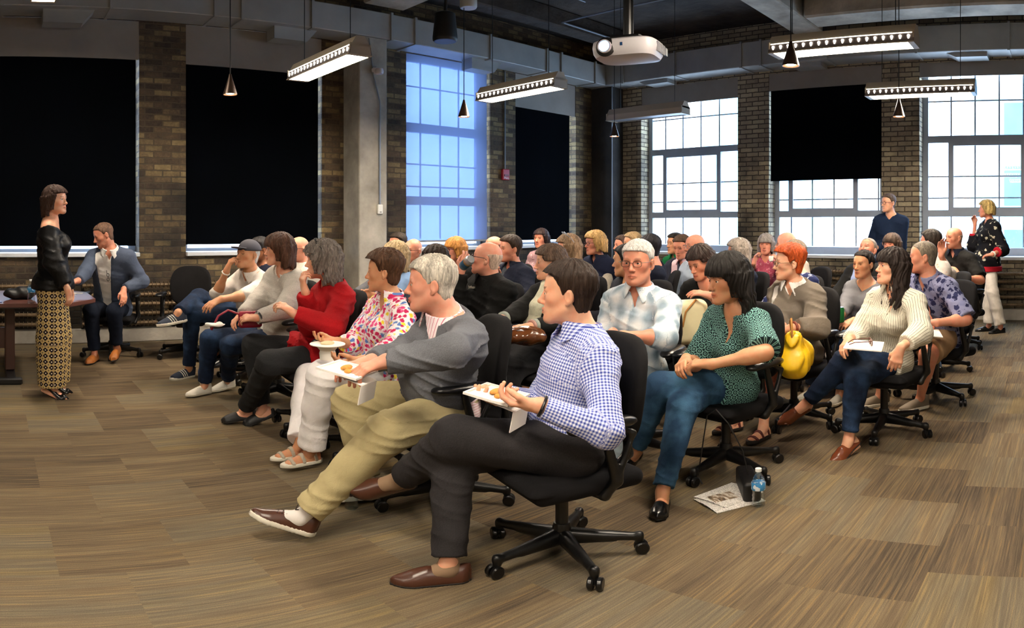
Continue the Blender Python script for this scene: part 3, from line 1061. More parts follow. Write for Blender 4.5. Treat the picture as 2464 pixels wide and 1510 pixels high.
def ik(S, W, l1, l2, hint):
    d = W - S; L = np.linalg.norm(d)
    if L > (l1 + l2) * .985:
        W = S + d / L * (l1 + l2) * .985; d = W - S; L = np.linalg.norm(d)
    a = (l1 * l1 - l2 * l2 + L * L) / (2 * L)
    h = sqrt(max(l1 * l1 - a * a, 1e-6))
    ax = d / L
    p = A3(hint) - ax * (A3(hint) @ ax)
    return S + ax * a + nrm(p) * h, W

class Q:            # a joint seen at px,py; its distance follows from the length of the limb ('n' nearer, 'f' farther)
    def __init__(s, px, py, w='n'): s.px, s.py, s.w = px, py, w
    def solve(s, par, l):
        a, b = ray(s.px)
        d = nrm((a, b, tan((HY - s.py) / F))); o = A3((0, 0, EYE))
        m = (par - o) @ d; q = l * l - ((par - o) @ (par - o) - m * m)
        if q <= 0: return o + d * m
        t = sqrt(q) * (-1 if s.w == 'n' else 1)
        return o + d * (m + t)
def G(px, py, z=.09):
    r = (EYE - z) / tan((py - HY) / F)
    return PZ(px, r, z)

def hand_prims(W, f, n, right, curl, sc):
    f = nrm(f); n = nrm(A3(n) - f * (A3(n) @ f))
    t = np.cross(f, n) * (1 if right else -1)
    out = [Cap(W - f * .01 * sc, W + f * .03 * sc, .026 * sc, .024 * sc, .02)]
    q = lambda a, b, c: W + (f * a + t * b + n * c) * sc
    for i in range(4):
        b = q(.088 - .006 * abs(i - 1), .030 - .0205 * i, 0)
        out.append(Cap(q(.02, .016 - .010 * i, 0), b, .0135 * sc, .0105 * sc, .016))
        L = [.043, .027, .021]; m = (.95, 1.05, .98, .78)[i]
        ang = 0; p = b; rr = .0098
        for j in range(3):
            ang += curl * (.75, 1.0, .7)[j] * (1 + .12 * (i - 1))
            e = p + (f * cos(ang) + n * sin(ang) + t * (.05 - .035 * i)) * L[j] * m * sc
            out.append(Cap(p, e, rr * sc, (rr - .0008) * sc, .004 if j else .007)); p = e; rr -= .0009
    a = q(.022, .020, .006); b = q(.052, .044, .014 + .012 * curl); c = q(.080, .050 - .012 * curl, .022 + .022 * curl); e = q(.102, .046 - .022 * curl, .026 + .03 * curl)
    out += [Cap(a, b, .017 * sc, .0125 * sc, .016), Cap(b, c, .0122 * sc, .0108 * sc, .006), Cap(c, e, .0105 * sc, .0088 * sc, .004)]
    return out

def head_prims(C, R, hs, fem, heavy, lid=.0):
    g = lambda v: C + (A3(v) * hs) @ R
    E = lambda v, r, k=.02: Ell(g(v), A3(r) * hs, R, k * hs)
    K = lambda a, b, ra, rb, k=.015: Cap(g(a), g(b), ra * hs, rb * hs, k * hs)
    j = .92 if fem else 1.0
    pr = [E((0, -.010, .035), (.077, .095, .087)), E((0, .034, .045), (.060, .055, .05), .03), E((0, .03, -.02), (.060, .060, .060), .03),
          E((0, .053, -.058), (.034, .038, .032), .025), E((0, .034, -.075), (.050 * j, .050, .038 + heavy * .006), .03),
          E((0, .076, -.101), (.020 * j, .020, .016), .02)]
    for s in (-1, 1):
        pr += [K((s * .053 * j, .0, -.048), (s * .022, .068, -.097), .014 + heavy * .006, .013, .03), E((s * .040, .053, -.016), (.021, .020, .018), .032),
               E((s * .0125, .099, -.036), (.0075, .009, .007), .006),
               K((s * .021, .088, -.0655), (s * .004, .0985, -.0600), .0040, .0052, .005), K((s * .019, .089, -.0685), (0, .0965, -.0735), .0042, .0062, .006),
               E((s * .0815, -.014, -.002), (.0085, .018, .029), .005), E((s * .078, -.006, -.029), (.006, .009, .009), .006), K((s * .046, .080, .010 + .006), (s * .020, .090, .017), .0035, .0040, .008)]
    pr += [K((-.034, .081, .026), (.034, .081, .026), .0085 if fem else .0105, .0085 if fem else .0105, .016),
           K((0, .088, .016), (0, .106, -.026), .0075, .0095 if fem else .011, .010), E((0, .110 if fem else .112, -.031), (.0105, .0115, .0105), .006)]
    sock = [Ell(g((s * .032, .101, .005)), A3((.017, .017, .0125)) * hs, R) for s in (-1, 1)]
    conch = [Ell(g((s * .0905, -.010, .000)), A3((.0085, .0095, .018)) * hs, R) for s in (-1, 1)]
    def mod(p, d):
        for q in sock: d = -smin(-d, q(p), .012 * hs)
        for q in conch: d = -smin(-d, q(p), .003 * hs)
        if lid > 0:
            q = ((p - C) @ R.T) / hs; X = np.abs(q[:, 0]) - .032; Y = q[:, 1] - .0775; Z = q[:, 2] - .004
            ball = np.sqrt(X * X + Y * Y + Z * Z) - .0142
            op = (np.sqrt((X / .0132) ** 2 + ((Z + .0012) / lid) ** 2) - 1) * lid * .8
            d = smin(d, np.where(Y > 0, np.maximum(ball, -op), ball) * hs, .004 * hs)
        return d
    return pr, mod

_YL = {
 'short': ([-.3, -.10, -.085, -.06, -.035, -.022, .0, .035, .055, .070, .082, .096, .3], [-.5, -.5, -.06, -.030, -.022, .010, .018, .030, .040, .056, .078, .3, .5]),
 'fringe': ([-.3, -.10, -.085, -.06, -.035, -.022, .0, .035, .05, .060, .3], [-.5, -.5, -.06, -.030, -.022, .004, .008, -.005, -.03, -.5, -.5]),
 'bob': ([-.5, -.10, -.04, .0, .03, .055, .078, .3], [.035, .032, .028, .036, .050, .066, .3, .5]),
 'bangs': ([-.5, -.10, -.04, .0, .026, .036, .055, .3], [.035, .030, .030, .042, .060, .3, .4, .5]),
}
def hair_fn(C, R, hs, style, vol=1.0, rec=0.0, seed=0, length=.12, part=0.0, tuck=False):
    Ri = R.T
    kind = {'short': 'short', 'pixie': 'short', 'fringe': 'fringe', 'buzz': 'short', 'bob': 'bob', 'bangs': 'bangs', 'long': 'bob', 'longbangs': 'bangs', 'tied': 'short'}[style]
    zz, yy = _YL[kind]
    def f(p):
        q = ((p - C) @ Ri) / hs
        x, y, z = q[:, 0], q[:, 1], q[:, 2]
        t = {'buzz': .003, 'fringe': .0045, 'short': .012, 'pixie': .018, 'tied': .008}.get(style, .018) * vol
        yl = np.interp(z - rec * (z > .03) * (y > 0), zz, yy)
        if style not in ('short', 'pixie', 'buzz', 'fringe', 'tied'):
            yl = yl + .055 * np.clip((np.abs(x + part * .02) - .060) / .03, 0, 1) * (z < .05)
            if tuck: yl = np.where(z < .02, np.minimum(yl, .0), yl)
            if length < .2: yl = np.where(z < -.085, np.minimum(yl, -.005), yl)
        if style in ('short', 'pixie'):
            t = t * (.34 + 1.0 * np.clip((z + .01) / .09, 0, 1) ** 1.2)
        edge = yl - y
        if style == 'fringe': edge = np.minimum(edge, .056 - z)
        lo_t = {'pixie': .22, 'bangs': .5, 'longbangs': .5}.get(style, .12)
        t = t * (lo_t + (1 - lo_t) * np.clip(edge / .030, 0, 1) ** .7)
        def ell(cx, cy, cz, rx, ry, rz):
            a, b, c = x - cx, y - cy, z - cz
            k0 = np.sqrt((a / rx) ** 2 + (b / ry) ** 2 + (c / rz) ** 2)
            k1 = np.sqrt((a / rx**2) ** 2 + (b / ry**2) ** 2 + (c / rz**2) ** 2) + 1e-9
            return k0 * (k0 - 1) / k1
        d = smin(ell(0, -.010, .035, .077, .095, .087), ell(0, .034, .045, .060, .055, .05), .03) - t
        ang = np.arctan2(x, y + .01)
        if style in ('short', 'pixie', 'buzz', 'fringe', 'tied'):
            nape = ell(0, -.040, -.040, .058, .045, .05) - t * .6
            d = smin(d, nape, .03)
        else:
            bot = -length
            half = .082 + t * .9
            zc = np.clip(z, bot, .03)
            k = np.clip((.03 - zc) / (.03 - bot), 0, 1)
            w = half * (1 + .10 * np.sin(k * 2.6) * (1 if length < .2 else .6)); dd = (.088 + t * .6) * (1 - .18 * k)
            yc = -.028 - .018 * k
            q0 = np.sqrt((x / w) ** 2 + ((y - yc) / dd) ** 2)
            col = np.maximum((q0 - 1) * .08, np.maximum(z - .03, bot + .012 * np.sin(ang * 9 + seed) - z))
            d = smin(d, col, .03)
            # hollow under the hair, so that neck and shoulders stay free
            inner = np.maximum((np.sqrt((x / (w - .022)) ** 2 + ((y - yc - .014) / (dd - .012)) ** 2) - 1) * .07, z + .055)
            d = np.maximum(d, -inner)
        cut = (y - yl) * .75
        if style in ('short', 'fringe', 'buzz', 'tied', 'pixie'):
            er = .021 - np.sqrt((y + .010) ** 2 + ((z + .006) * .75) ** 2) + 0 * x
            cut = np.maximum(cut, np.where(np.abs(x) > .05, er, -1))
        d = -smin(-d, -cut, .008)
        amp = {'buzz': .0003, 'fringe': .0008, 'short': .0026}.get(style, .0036) * np.clip(t / (.008 * vol), .15, 1) * (1 if vol < 1.5 else 1.8)
        d = d + amp * (np.sin(ang * 34 + 5 * np.sin(z * 28 + seed)) * .6 + np.sin(x * 210 + 4 * np.sin(y * 40 + z * 30 + seed * 2)) * .5 + np.sin(ang * 13 + z * 22 + seed) * .8)
        return d * hs * .85
    class H:
        def bb(s):
            m = A3((.16, .17, .17 + max(0, length if kind in ('bob', 'bangs') else 0))) * hs
            e = (np.abs(R) * m[:, None]).sum(0)
            return C - e, C + e
        def __call__(s, p): return f(p)
    return H()

SKINS = {'fair': 'dba88a', 'pink': 'd99c84', 'tan': 'c6936e', 'warm': 'd09c78', 'red': 'd09278', 'brown': '8a5a3c'}
def skin_mat(key):
    n = 'skin_' + key
    if n in _M: return _M[n]
    t = NT(n, .48, spec=.4)
    nz = t.noise(t.obj(), 28, 3)
    base = t.mix(t.ramp(nz, [(.35, (0, 0, 0)), (.7, (1, 1, 1))]), srgb(SKINS[key]), tuple(c * k for c, k in zip(srgb(SKINS[key]), (1.0, .82, .78))) + (1,))
    a = t.attr('tint')
    t.color(t.mix(1.0, base, a.outputs['Color'], 'MULTIPLY'))
    t.b.inputs['Subsurface Weight'].default_value = .12
    t.b.inputs['Subsurface Radius'].default_value = (.012, .004, .002)
    t.b.inputs['Subsurface Scale'].default_value = .6
    t.bump(t.noise(t.obj(), 160, 2), .12, .002)
    _M[n] = t.m
    return t.m

def hair_mat(hexs):
    n = 'hair_' + hexs
    if n in _M: return _M[n]
    t = NT(n, .55, spec=.25)
    o = t.obj()
    v = t.mapping(o, (1, 1, .10))
    nz = t.noise(v, 130, 4, .7, .4); big = t.noise(t.mapping(o, (1, 1, .25)), 22, 2)
    c = srgb(hexs)
    lo = tuple(x * .35 for x in c[:3]) + (1,); hi = tuple(min(1, x * 1.9 + .012) for x in c[:3]) + (1,)
    t.color(t.ramp(t.math('ADD', t.math('MULTIPLY', nz, .7), t.math('MULTIPLY', big, .3)), [(.34, lo), (.52, c), (.68, hi)]))
    t.bump(nz, .8, .006)
    _M[n] = t.m
    return t.m

# ---- cloth: pattern attribute 'pat' = metres around / along the limb
def cloth(name, color, kind='plain', c2=None, c3=None, s=.01, rough=.85):
    key = 'cloth_' + name
    if key in _M: return _M[key]
    t = NT(key, rough, spec=.2)
    pat = t.attr('pat').outputs['Vector']
    px, py, _ = t.sep(pat)
    o = t.obj()
    weave = t.noise(o, 240, 2)
    sha = t.noise(o, 9, 3)
    base = srgb(color)
    cc = t.ramp(sha, [(.3, tuple(x * .88 for x in base[:3])), (.7, tuple(min(1, x * 1.08) for x in base[:3]))])
    def stripes(src, period, duty=.5, soft=.08):
        m = t.math('FRACT', t.math('DIVIDE', src, period))
        return t.ramp(m, [(max(0, duty - soft), (1, 1, 1)), (duty, (0, 0, 0)), (1 - soft, (0, 0, 0)), (1, (1, 1, 1))])
    if kind == 'gingham':
        a = stripes(px, s); b = stripes(py, s)
        k = t.math('MULTIPLY', t.math('ADD', a, b), .5)
        cc = t.ramp(k, [(.0, color), (.5, c3 or color), (1.0, c2)])
    elif kind == 'stripe':
        cc = t.mix(stripes(px, s, .16, .06), cc, srgb(c2))
    elif kind == 'plaid':
        wv = lambda src, p: t.math('ADD', t.math('MULTIPLY', t.math('SINE', t.math('MULTIPLY', src, 6.2832 / p)), .5), .5)
        k = t.math('MULTIPLY', t.math('ADD', wv(px, s), wv(py, s * 1.15)), .5)
        k = t.math('ADD', t.math('MULTIPLY', k, .8), t.math('MULTIPLY', t.noise(pat, 30, 3), .2))
        cc = t.ramp(k, [(.18, color), (.45, c3), (.8, c2)])
    elif kind in ('floral', 'blotch', 'leaf'):
        v = t.n('TexVoronoi'); v.inputs['Scale'].default_value = 1 / s
        v.inputs['Randomness'].default_value = .9
        wob = t.n('VectorMath', operation='ADD')
        nz = t.n('TexNoise'); nz.inputs['Scale'].default_value = 2.2 / s; nz.inputs['Detail'].default_value = 2; t.l(pat, nz.inputs['Vector'])
        sc = t.n('VectorMath', operation='SCALE'); sc.inputs['Scale'].default_value = s * .8; t.l(nz.outputs['Color'], sc.inputs[0])
        t.l(pat, wob.inputs[0]); t.l(sc.outputs[0], wob.inputs[1]); t.l(wob.outputs[0], v.inputs['Vector'])
        r, g_, b_ = [x for x in (lambda q: (q.outputs[0], q.outputs[1], q.outputs[2]))(t.n('SeparateColor'))] if False else (None,) * 3
        sepc = t.n('SeparateColor'); t.l(v.outputs['Color'], sepc.inputs[0])
        pal = t.ramp(sepc.outputs[0], c2, 'CONSTANT')
        edge = {'floral': (.40, .56), 'blotch': (.40, .50), 'leaf': (.22, .30)}[kind]
        dn = t.math('MULTIPLY', v.outputs['Distance'], 1.0)
        cc = t.mix(t.ramp(dn, [(edge[0], (0, 0, 0)), (edge[1], (1, 1, 1))]), pal, cc)
    elif kind == 'rings':
        fx = t.math('SUBTRACT', t.math('FRACT', t.math('DIVIDE', px, s)), .5); fy = t.math('SUBTRACT', t.math('FRACT', t.math('DIVIDE', py, s)), .5)
        rr = t.math('SQRT', t.math('ADD', t.math('MULTIPLY', fx, fx), t.math('MULTIPLY', fy, fy)))
        ring = t.ramp(rr, [(.10, (0, 0, 0)), (.14, (1, 1, 1)), (.20, (1, 1, 1)), (.24, (0, 0, 0)), (.40, (0, 0, 0)), (.44, (1, 1, 1)), (.50, (1, 1, 1)), (.54, (0, 0, 0))])
        cc = t.mix(ring, cc, srgb(c2))
    elif kind == 'grid':
        fx = t.math('ABSOLUTE', t.math('SUBTRACT', t.math('FRACT', t.math('DIVIDE', px, s)), .5)); fy = t.math('ABSOLUTE', t.math('SUBTRACT', t.math('FRACT', t.math('DIVIDE', py, s)), .5))
        def dd(ax, ay):
            a = t.math('SUBTRACT', fx, ax); b = t.math('SUBTRACT', fy, ay)
            return t.math('SQRT', t.math('ADD', t.math('MULTIPLY', a, a), t.math('MULTIPLY', b, b)))
        sq = t.math('LESS_THAN', t.math('MINIMUM', dd(.22, 0.0), dd(0.0, .22)), .195)
        sq = t.math('MAXIMUM', sq, t.math('LESS_THAN', dd(.5, .5), .09))
        cc = t.mix(sq, cc, srgb(c2))
        cc = t.mix(t.math('LESS_THAN', dd(0.0, 0.0), .10), cc, srgb(c3))
    elif kind == 'denim':
        n2 = t.noise(o, 5, 3, .6)
        cc = t.mix(t.ramp(n2, [(.45, (0, 0, 0)), (.75, (1, 1, 1))]), cc, srgb(c2 or '4d6f92'))
        cc = t.mix(.25, cc, t.mix(1.0, cc, t.ramp(weave, [(.3, (.6, .6, .6)), (.7, (1.5, 1.5, 1.5))]), 'MULTIPLY'))
    elif kind == 'knit':
        cc = t.mix(.35, cc, t.mix(1.0, cc, t.ramp(weave, [(.3, (.5, .5, .5)), (.7, (1.5, 1.5, 1.5))]), 'MULTIPLY'))
    t.color(cc)
    t.bump(t.math('ADD', t.math('MULTIPLY', weave, .15), t.noise(o, 14, 3, .5, .6)), .45, .012)
    _M[key] = t.m
    return t.m

def foot_class(A, f, u, kind, hs, grow=0.0, sole=False):
    """A: ankle; f toe direction; u up; sole plane .085*hs below the ankle"""
    f = nrm(f); u = nrm(A3(u) - f * (A3(u) @ f)); x = np.cross(f, u)
    O = A - u * .088 * hs
    B = np.array([x, f, u])
    long_ = {'heel': .19, 'flat': .19, 'mule': .20, 'bare': .180}.get(kind, .205)
    wy = ([-.075, -.068, -.05, 0, .08, .13, .165, long_ - .008, long_], [.004, .020, .031, .033, .040, .045, .036 if kind not in ('heel', 'mule') else .024, .014, .003])
    top = {'sneaker': [.082, .086, .090, .082, .062, .046, .034, .028, .020], 'loafer': [.066, .068, .066, .058, .062, .048, .034, .026, .018],
           'flat': [.052, .052, .044, .030, .060, .051, .038, .030, .022], 'mule': [.020, .018, .016, .044, .066, .050, .037, .028, .020],
           'heel': [.052, .052, .044, .030, .034, .050, .038, .030, .022], 'sandal': [.020] * 9, 'bare': [.062, .066, .078, .078, .056, .040, .028, .020, .012]}[kind]
    lift = (lambda y: np.interp(y, [-.07, .0, .11, .2], [.055, .045, .0, .0])) if kind in ('heel', 'mule') else (lambda y: 0 * y)
    class S:
        def bb(s):
            e = (np.abs(B) * (A3((.06, .15, .06)) * hs)[:, None]).sum(0); c = O + (f * .065 + u * .045) * hs
            return c - e, c + e
        def __call__(s, p):
            q = ((p - O) @ B.T) / hs
            xx, y, z = q[:, 0], q[:, 1], q[:, 2]
            w = np.interp(y, *wy); z = z - lift(y) * (.5 if kind == 'mule' else 1)
            end = np.maximum(-.078 - y, y - long_)
            if sole:
                th = .013 if kind in ('sneaker', 'sandal') else .006
                d = np.maximum(np.maximum(np.abs(xx) - w - .004, np.abs(z - th) - th), end - .004)
                return d * hs * .8
            h = np.interp(y, wy[0], top)
            z1 = np.maximum(z - .010, 0)
            d = (np.sqrt((xx / (w + grow)) ** 2 + (z1 / (h + grow)) ** 2) - 1) * .030
            d = np.maximum(np.maximum(d, .006 - z), end - grow)
            return d * hs * .85
    return S(), O, B

LOG = False
def person(sp):
    g = sp.get
    x0, y0 = sp['pos']; va = math.degrees(atan2(x0, y0)); hva = math.degrees((sp['hp'] - X0) / F)
    sp.setdefault('az', va - 90 - g('bt', 30)); sp.setdefault('look', hva - 90 - g('ht', 10))
    az = radians(sp['az'])
    fw = A3((sin(az), cos(az), 0)); rt = A3((cos(az), -sin(az), 0)); up = A3((0, 0, 1))
    base = A3((x0, y0, 0)); rz = -az
    fem = g('fem', False); s = g('s', .94 if fem else 1.0); heavy = g('heavy', 0.0); w = g('w', 1.06 + .10 * heavy) * (.92 if fem else 1.0)
    dist = sqrt(x0 * x0 + y0 * y0)
    fine = min(max(.0011 * dist, .0030), .0078); mid = min(max(.0020 * dist, .0060), .014)
    L = lambda v: base + rt * v[0] + fw * v[1] + up * v[2]
    def J(key, dv, par=None, l=0):
        v = g(key, dv)
        if isinstance(v, Q): return v.solve(par, l)
        return L(v) if isinstance(v, tuple) else A3(v)
    stand = g('stand', False)
    hs = g('hs', (.94 if fem else 1.0)) * 1.02
    hz = g('hipz', .90 * s if stand else .525)
    H = J('hip', (0, -.03 if not stand else 0, hz))
    # head
    hr = g('hr', dist)
    hp = g('hp'); topy = g('top')
    crown_z = EYE + hr * tan((HY - topy) / F)
    hyaw = radians(sp['look']); pit = radians(g('pitch', 0)); rol = radians(g('roll', 0))
    hf = A3((sin(hyaw) * cos(pit), cos(hyaw) * cos(pit), sin(pit)))
    hR = frame(hf, (0, 0, 1)); hR = np.array([-hR[0], hf, hR[1]])     # right, forward, up
    hR[0] = np.cross(hR[1], hR[2])
    if rol:
        a, b = hR[0].copy(), hR[2].copy()
        hR[0] = a * cos(rol) + b * sin(rol); hR[2] = b * cos(rol) - a * sin(rol)
    sx, cx = ray(hp)
    C = A3((hr * sx, hr * cx, crown_z - .122 * hs - .006))
    Nk = C + (A3((0, -.035, -.165)) * hs) @ np.array([hR[0], nrm(hR[1] * [1, 1, .3]), nrm(hR[2] + up)])
    # trunk
    tw = radians(g('twist', 0))
    srt = rt * cos(tw) + fw * sin(tw) * -1
    axis = nrm(Nk - H); tl = np.linalg.norm(Nk - H)
    back = g('hunch', .02)
    sf = nrm(np.cross(axis, srt)); sf = sf if sf @ fw > 0 else -sf
    at = lambda t, o=0: H + (Nk - H) * t + sf * o
    belly = g('belly', .0)
    if fem:
        st = [(at(-.04), .165 * w, .120 * w), (at(.10, .01), .160 * w, .118 * w), (at(.36, .0 + belly * .4), .128 * w + belly * .4, .098 * w + belly * .5), (at(.66, .0 - back * .3), .142 * w, .105 * w), (at(.86, -back), .135 * w, .078 * w), (at(.97, -back * .5), .060, .052)]
    else:
        st = [(at(-.04), .155 * w, .118 * w), (at(.10, .01), .158 * w, .12 * w), (at(.36, .01 + belly * .5), .146 * w + belly * .4, .108 * w + belly * .6), (at(.66, -back * .3), .166 * w, .118 * w), (at(.86, -back), .158 * w, .090 * w), (at(.97, -back * .5), .072, .060)]
    torso = Tor(st, srt, .05)
    trunk = [torso]
    shw = (.158 if fem else .182) * s * (1 + .05 * heavy)
    sh = {}
    for side, sg in (('R', 1), ('L', -1)):
        sh[side] = at(.90, -back) + srt * sg * shw - axis * .026
        trunk += [Cap(at(.98, -back), sh[side] + axis * .010 - srt * sg * .02, .036 * w, .048 * w, .07), Cap(sh[side] - srt * sg * .012, sh[side] - axis * .06 - srt * sg * .01, .052 * w, .056 * w, .05)]
    if fem and g('bust', True):
        for sg in (-1, 1): trunk.append(Ell(at(.62, .075 * w) + srt * sg * .068 * w, (.062, .055, .06), None, .05))
    # arms
    arms, armc, wr = {}, {}, {}
    for side, sg in (('R', 1), ('L', -1)):
        l1, l2 = .285 * s, .250 * s
        Ee = J('e' + side, None, sh[side], l1) if g('e' + side) is not None else None
        Wd = J('w' + side, (sg * .16, .28, .66) if not stand else (sg * .1, .2, 1.0), Ee, l2)
        hint = g('h' + side, None)
        hint = (rt * hint[0] + fw * hint[1] + up * hint[2]) if hint is not None else (rt * sg * .7 - fw * .5 - up * .9)
        if g('e' + side) is not None:
            Ep = Ee; W = Wd
        else:
            Ep, W = ik(sh[side], Wd, l1, l2, hint)
        wr[side] = W
        fat = (.88 if fem else 1.0) * (1 + .08 * heavy)
        up_ = (sh[side], Ep, .050 * fat, .041 * fat); lo_ = (Ep, W, .042 * fat, .0265 * fat)
        df = g('d' + side, None)
        df = (rt * df[0] + fw * df[1] + up * df[2]) if df is not None else nrm(W - Ep) * .6 + fw * .4 - up * .3
        nf = g('n' + side, None)
        nf = (rt * nf[0] + fw * nf[1] + up * nf[2]) if nf is not None else -up - rt * sg * .4
        hand = hand_prims(W + nrm(df) * .012, df, nf, side == 'R', g('c' + side, .45), .90 if fem else 1.0)
        bulge = Cap(Ep + (W - Ep) * .18, Ep + (W - Ep) * .34, .045 * fat, .041 * fat, .03)
        arms[side] = [Cap(*up_, .03), Cap(*lo_, .02), bulge] + hand
        armc[side] = (up_, lo_)
    # legs
    legs, foot = {}, {}
    for side, sg in (('R', 1), ('L', -1)):
        hj = H + rt * sg * .085 * w + (up * -.0)
        if stand:
            Kn = J('k' + side, (sg * .09, .02, .48 * s), hj, .44 * s); An = J('a' + side, (sg * .09, -.02, .09 * s), Kn, .4 * s)
        else:
            Kn = J('k' + side, (sg * .12, .42 * s, .50), hj, .45 * s); An = J('a' + side, (sg * .13, .44, .09), Kn, .42 * s)
        tf = g('t' + side, (sg * .15, 1, -.0)); tf = nrm(rt * tf[0] + fw * tf[1] + up * tf[2])
        uf = g('u' + side)
        foot[side] = (An, tf, up if uf else (nrm(Kn - An) if g('footup', False) or An[2] > .16 else up))
        fat = (1.03 if fem else 1.10) * (1 + .12 * heavy)
        th = (hj, Kn, .088 * fat, .059 * fat); ca = (Kn, An, .056 * fat, .031)
        legs[side] = (th, ca)
    if LOG:
        for side in 'RL':
            print('len', sp['label'][:30], side, 'thigh %.2f shin %.2f' % tuple(np.linalg.norm(q[1] - q[0]) for q in legs[side]), 'arm %.2f %.2f' % tuple(np.linalg.norm(q[1] - q[0]) for q in armc[side]), 'ankle z %.2f torso %.2f' % (legs[side][1][1][2], tl))
    # ---------------- body mesh
    hp_, hmod = head_prims(C, hR, hs, fem, heavy, 0 if dist > 5.6 else (.0024 if g('pitch', 0) < -8 else .0042))
    nr = (.047 if fem else .056) * (1 + .12 * heavy)
    neck = [Cap(C + (A3((0, -.022, -.055)) * hs) @ hR, Nk - axis * .02 - sf * back, nr * hs, nr * 1.12, .03)]
    parts = []
    g_ = lambda v: C + (A3(v) * hs) @ hR
    def tint(v):
        q = ((v - C) @ hR.T) / hs
        t = np.ones((len(v), 3))
        X, Y, Z = np.abs(q[:, 0]), q[:, 1], q[:, 2]
        cheek = np.exp(-(((X - .045) / .022) ** 2 + ((Z + .025) / .022) ** 2)) * (Y > .03)
        nosec = np.exp(-((X / .014) ** 2 + ((Z + .032) / .015) ** 2)) * (Y > .09)
        t[:, 1:] *= (1 - .10 * np.clip(cheek + nosec, 0, 1))[:, None]
        lip = (X < .024 - .0) & (Z < -.0545 - X * .1) & (Z > -.0785 + X * .35) & (Y > .082)
        t[lip] *= (.86, .60, .60) if fem else (.90, .72, .70)
        seam = (X < .022) & (np.abs(Z + .0665) < .0028) & (Y > .08)
        t[seam] *= (.45, .35, .35)
        lash = (((X - .032) / .0155) ** 2 + ((Z - .004) / .0115) ** 2 < 1) & (((X - .032) / .015) ** 2 + ((Z - .0028) / .0105) ** 2 > 1) & (Z > .006) & (Y > .06)
        t[lash] *= .45
        if dist > 5.6 or g('eyes') is False:
            eye = (((X - .032) / .011) ** 2 + ((Z - .004) / .0055) ** 2 < 1) & (Y > .05)
            t[eye] *= .34
        br = g('brow', .45)
        brow = (X > .014) & (X < .048) & (np.abs(Z - .0275 + 5 * (X - .032) ** 2) < (.0035 if fem else .0048)) & (Y > .05)
        t[brow] *= br
        if g('stubble'):
            amt, col = sp['stubble']
            st_ = np.clip((-.040 - Z) / .012, 0, 1) * (Y > -.01) * (Z > -.135) * (Y > .0 + (Z > -.06) * .02) * (1 - lip)
            ring = ((X < .026) & (Z > -.057) & (Z < -.04))
            st_ = np.maximum(st_, ring * (Y > .08) * 1.0)
            t = t * (1 - amt * st_[:, None]) + A3(col) * (amt * st_[:, None])
        if g('scalp'):
            col, zt = sp['scalp']
            yl = np.interp(Z, *_YL['short'])
            k = np.clip((yl - .006 - Y) / .01, 0, 1) * (X < .2)
            t = t * (1 - k[:, None]) + A3(col) * k[:, None]
        return t
    fh = U(hp_ + neck, hmod)
    lo, hi = fh.bb()
    v, q = surface(fh, fine)
    parts.append((v, q, {'tint': tint(v)}))
    for side in 'RL':
        v, q = surface(U(arms[side]), fine * 1.05)
        parts.append((v, q, {'tint': np.ones((len(v), 3))}))
    low = trunk + neck
    v, q = surface(U(low), mid)
    parts.append((v, q, {'tint': np.ones((len(v), 3))}))
    shoe = g('shoe', 'loafer')
    for side in 'RL':
        th, ca = legs[side]; An, tf, fu = foot[side]
        fc, O, B = foot_class(An, tf, fu, 'bare', s * .95)
        calf = Cap(Lerp(ca[0], ca[1], .12), Lerp(ca[0], ca[1], .42), .056, .048, .04)
        # the foot itself only where the shoe shows it
        v, q = surface(U([Cap(*th, .03), Cap(*ca, .03), calf, Cap(An, An - fu * .03 + tf * .02, .031, .032, .02)]), mid)
        parts.append((v, q, {'tint': np.ones((len(v), 3))}))
        if shoe in ('flat', 'heel', 'mule', 'sandal'):
            v, q = surface(fc, min(mid, .006))
            parts.append((v, q, {'tint': np.ones((len(v), 3))}))
    body = mesh_obj('person', parts, skin_mat(g('skin', 'fair')), None, tuple(base), rz, label=sp['label'], cat='person', group=g('group'))
    kw = dict(parent=body, loc=tuple(base), rz=rz)
    # ---------------- hair
    if g('hair'):
        st_, col, opt = (list(sp['hair']) + [{}])[:3]
        hh = hair_fn(C, hR, hs, st_, seed=x0 * 7 + y0, **opt)
        sdf_obj('hair', hh, fine, hair_mat(col), **kw)
    # ---------------- clothes
    ph = x0 * 13 + y0 * 5
    def folds(amp, fr=1.0):
        def m(p, d):
            a = p[:, 0] * 13 * fr + p[:, 2] * 37 * fr; b = p[:, 1] * 17 * fr - p[:, 2] * 29 * fr
            n = np.sin(a + 2.2 * np.sin(b * .7 + ph) + ph) * .55 + np.sin(b * 1.3 + 1.9 * np.sin(a * .45) + ph * 2) * .45
            n = (1 - np.minimum(np.abs(n) * 1.25, 1)) ** 2
            fade = np.clip((np.sqrt(((p - nc) ** 2).sum(1)) - .09) / .10, 0, 1)
            return d - amp * 1.7 * n * fade
        return m
    def pat_attr(prims, v):
        best = np.full(len(v), 9.0); pu = np.zeros((len(v), 3))
        for pr in prims:
            d = pr(v)
            if hasattr(pr, 'uv'):
                a, b = pr.uv(v)
                c = d < best
                pu[c, 0] = a[c]; pu[c, 1] = b[c]; best = np.where(c, d, best)
        return pu
    def garment(name, prims, mods, m, h, label=None):
        f = U(prims, *mods)
        v, q = surface(f, h)
        return mesh_obj(name, [(v, q, {'pat': pat_attr(prims, v)})], m, label=label, **kw)
    nc = at(.99, -back * .5)
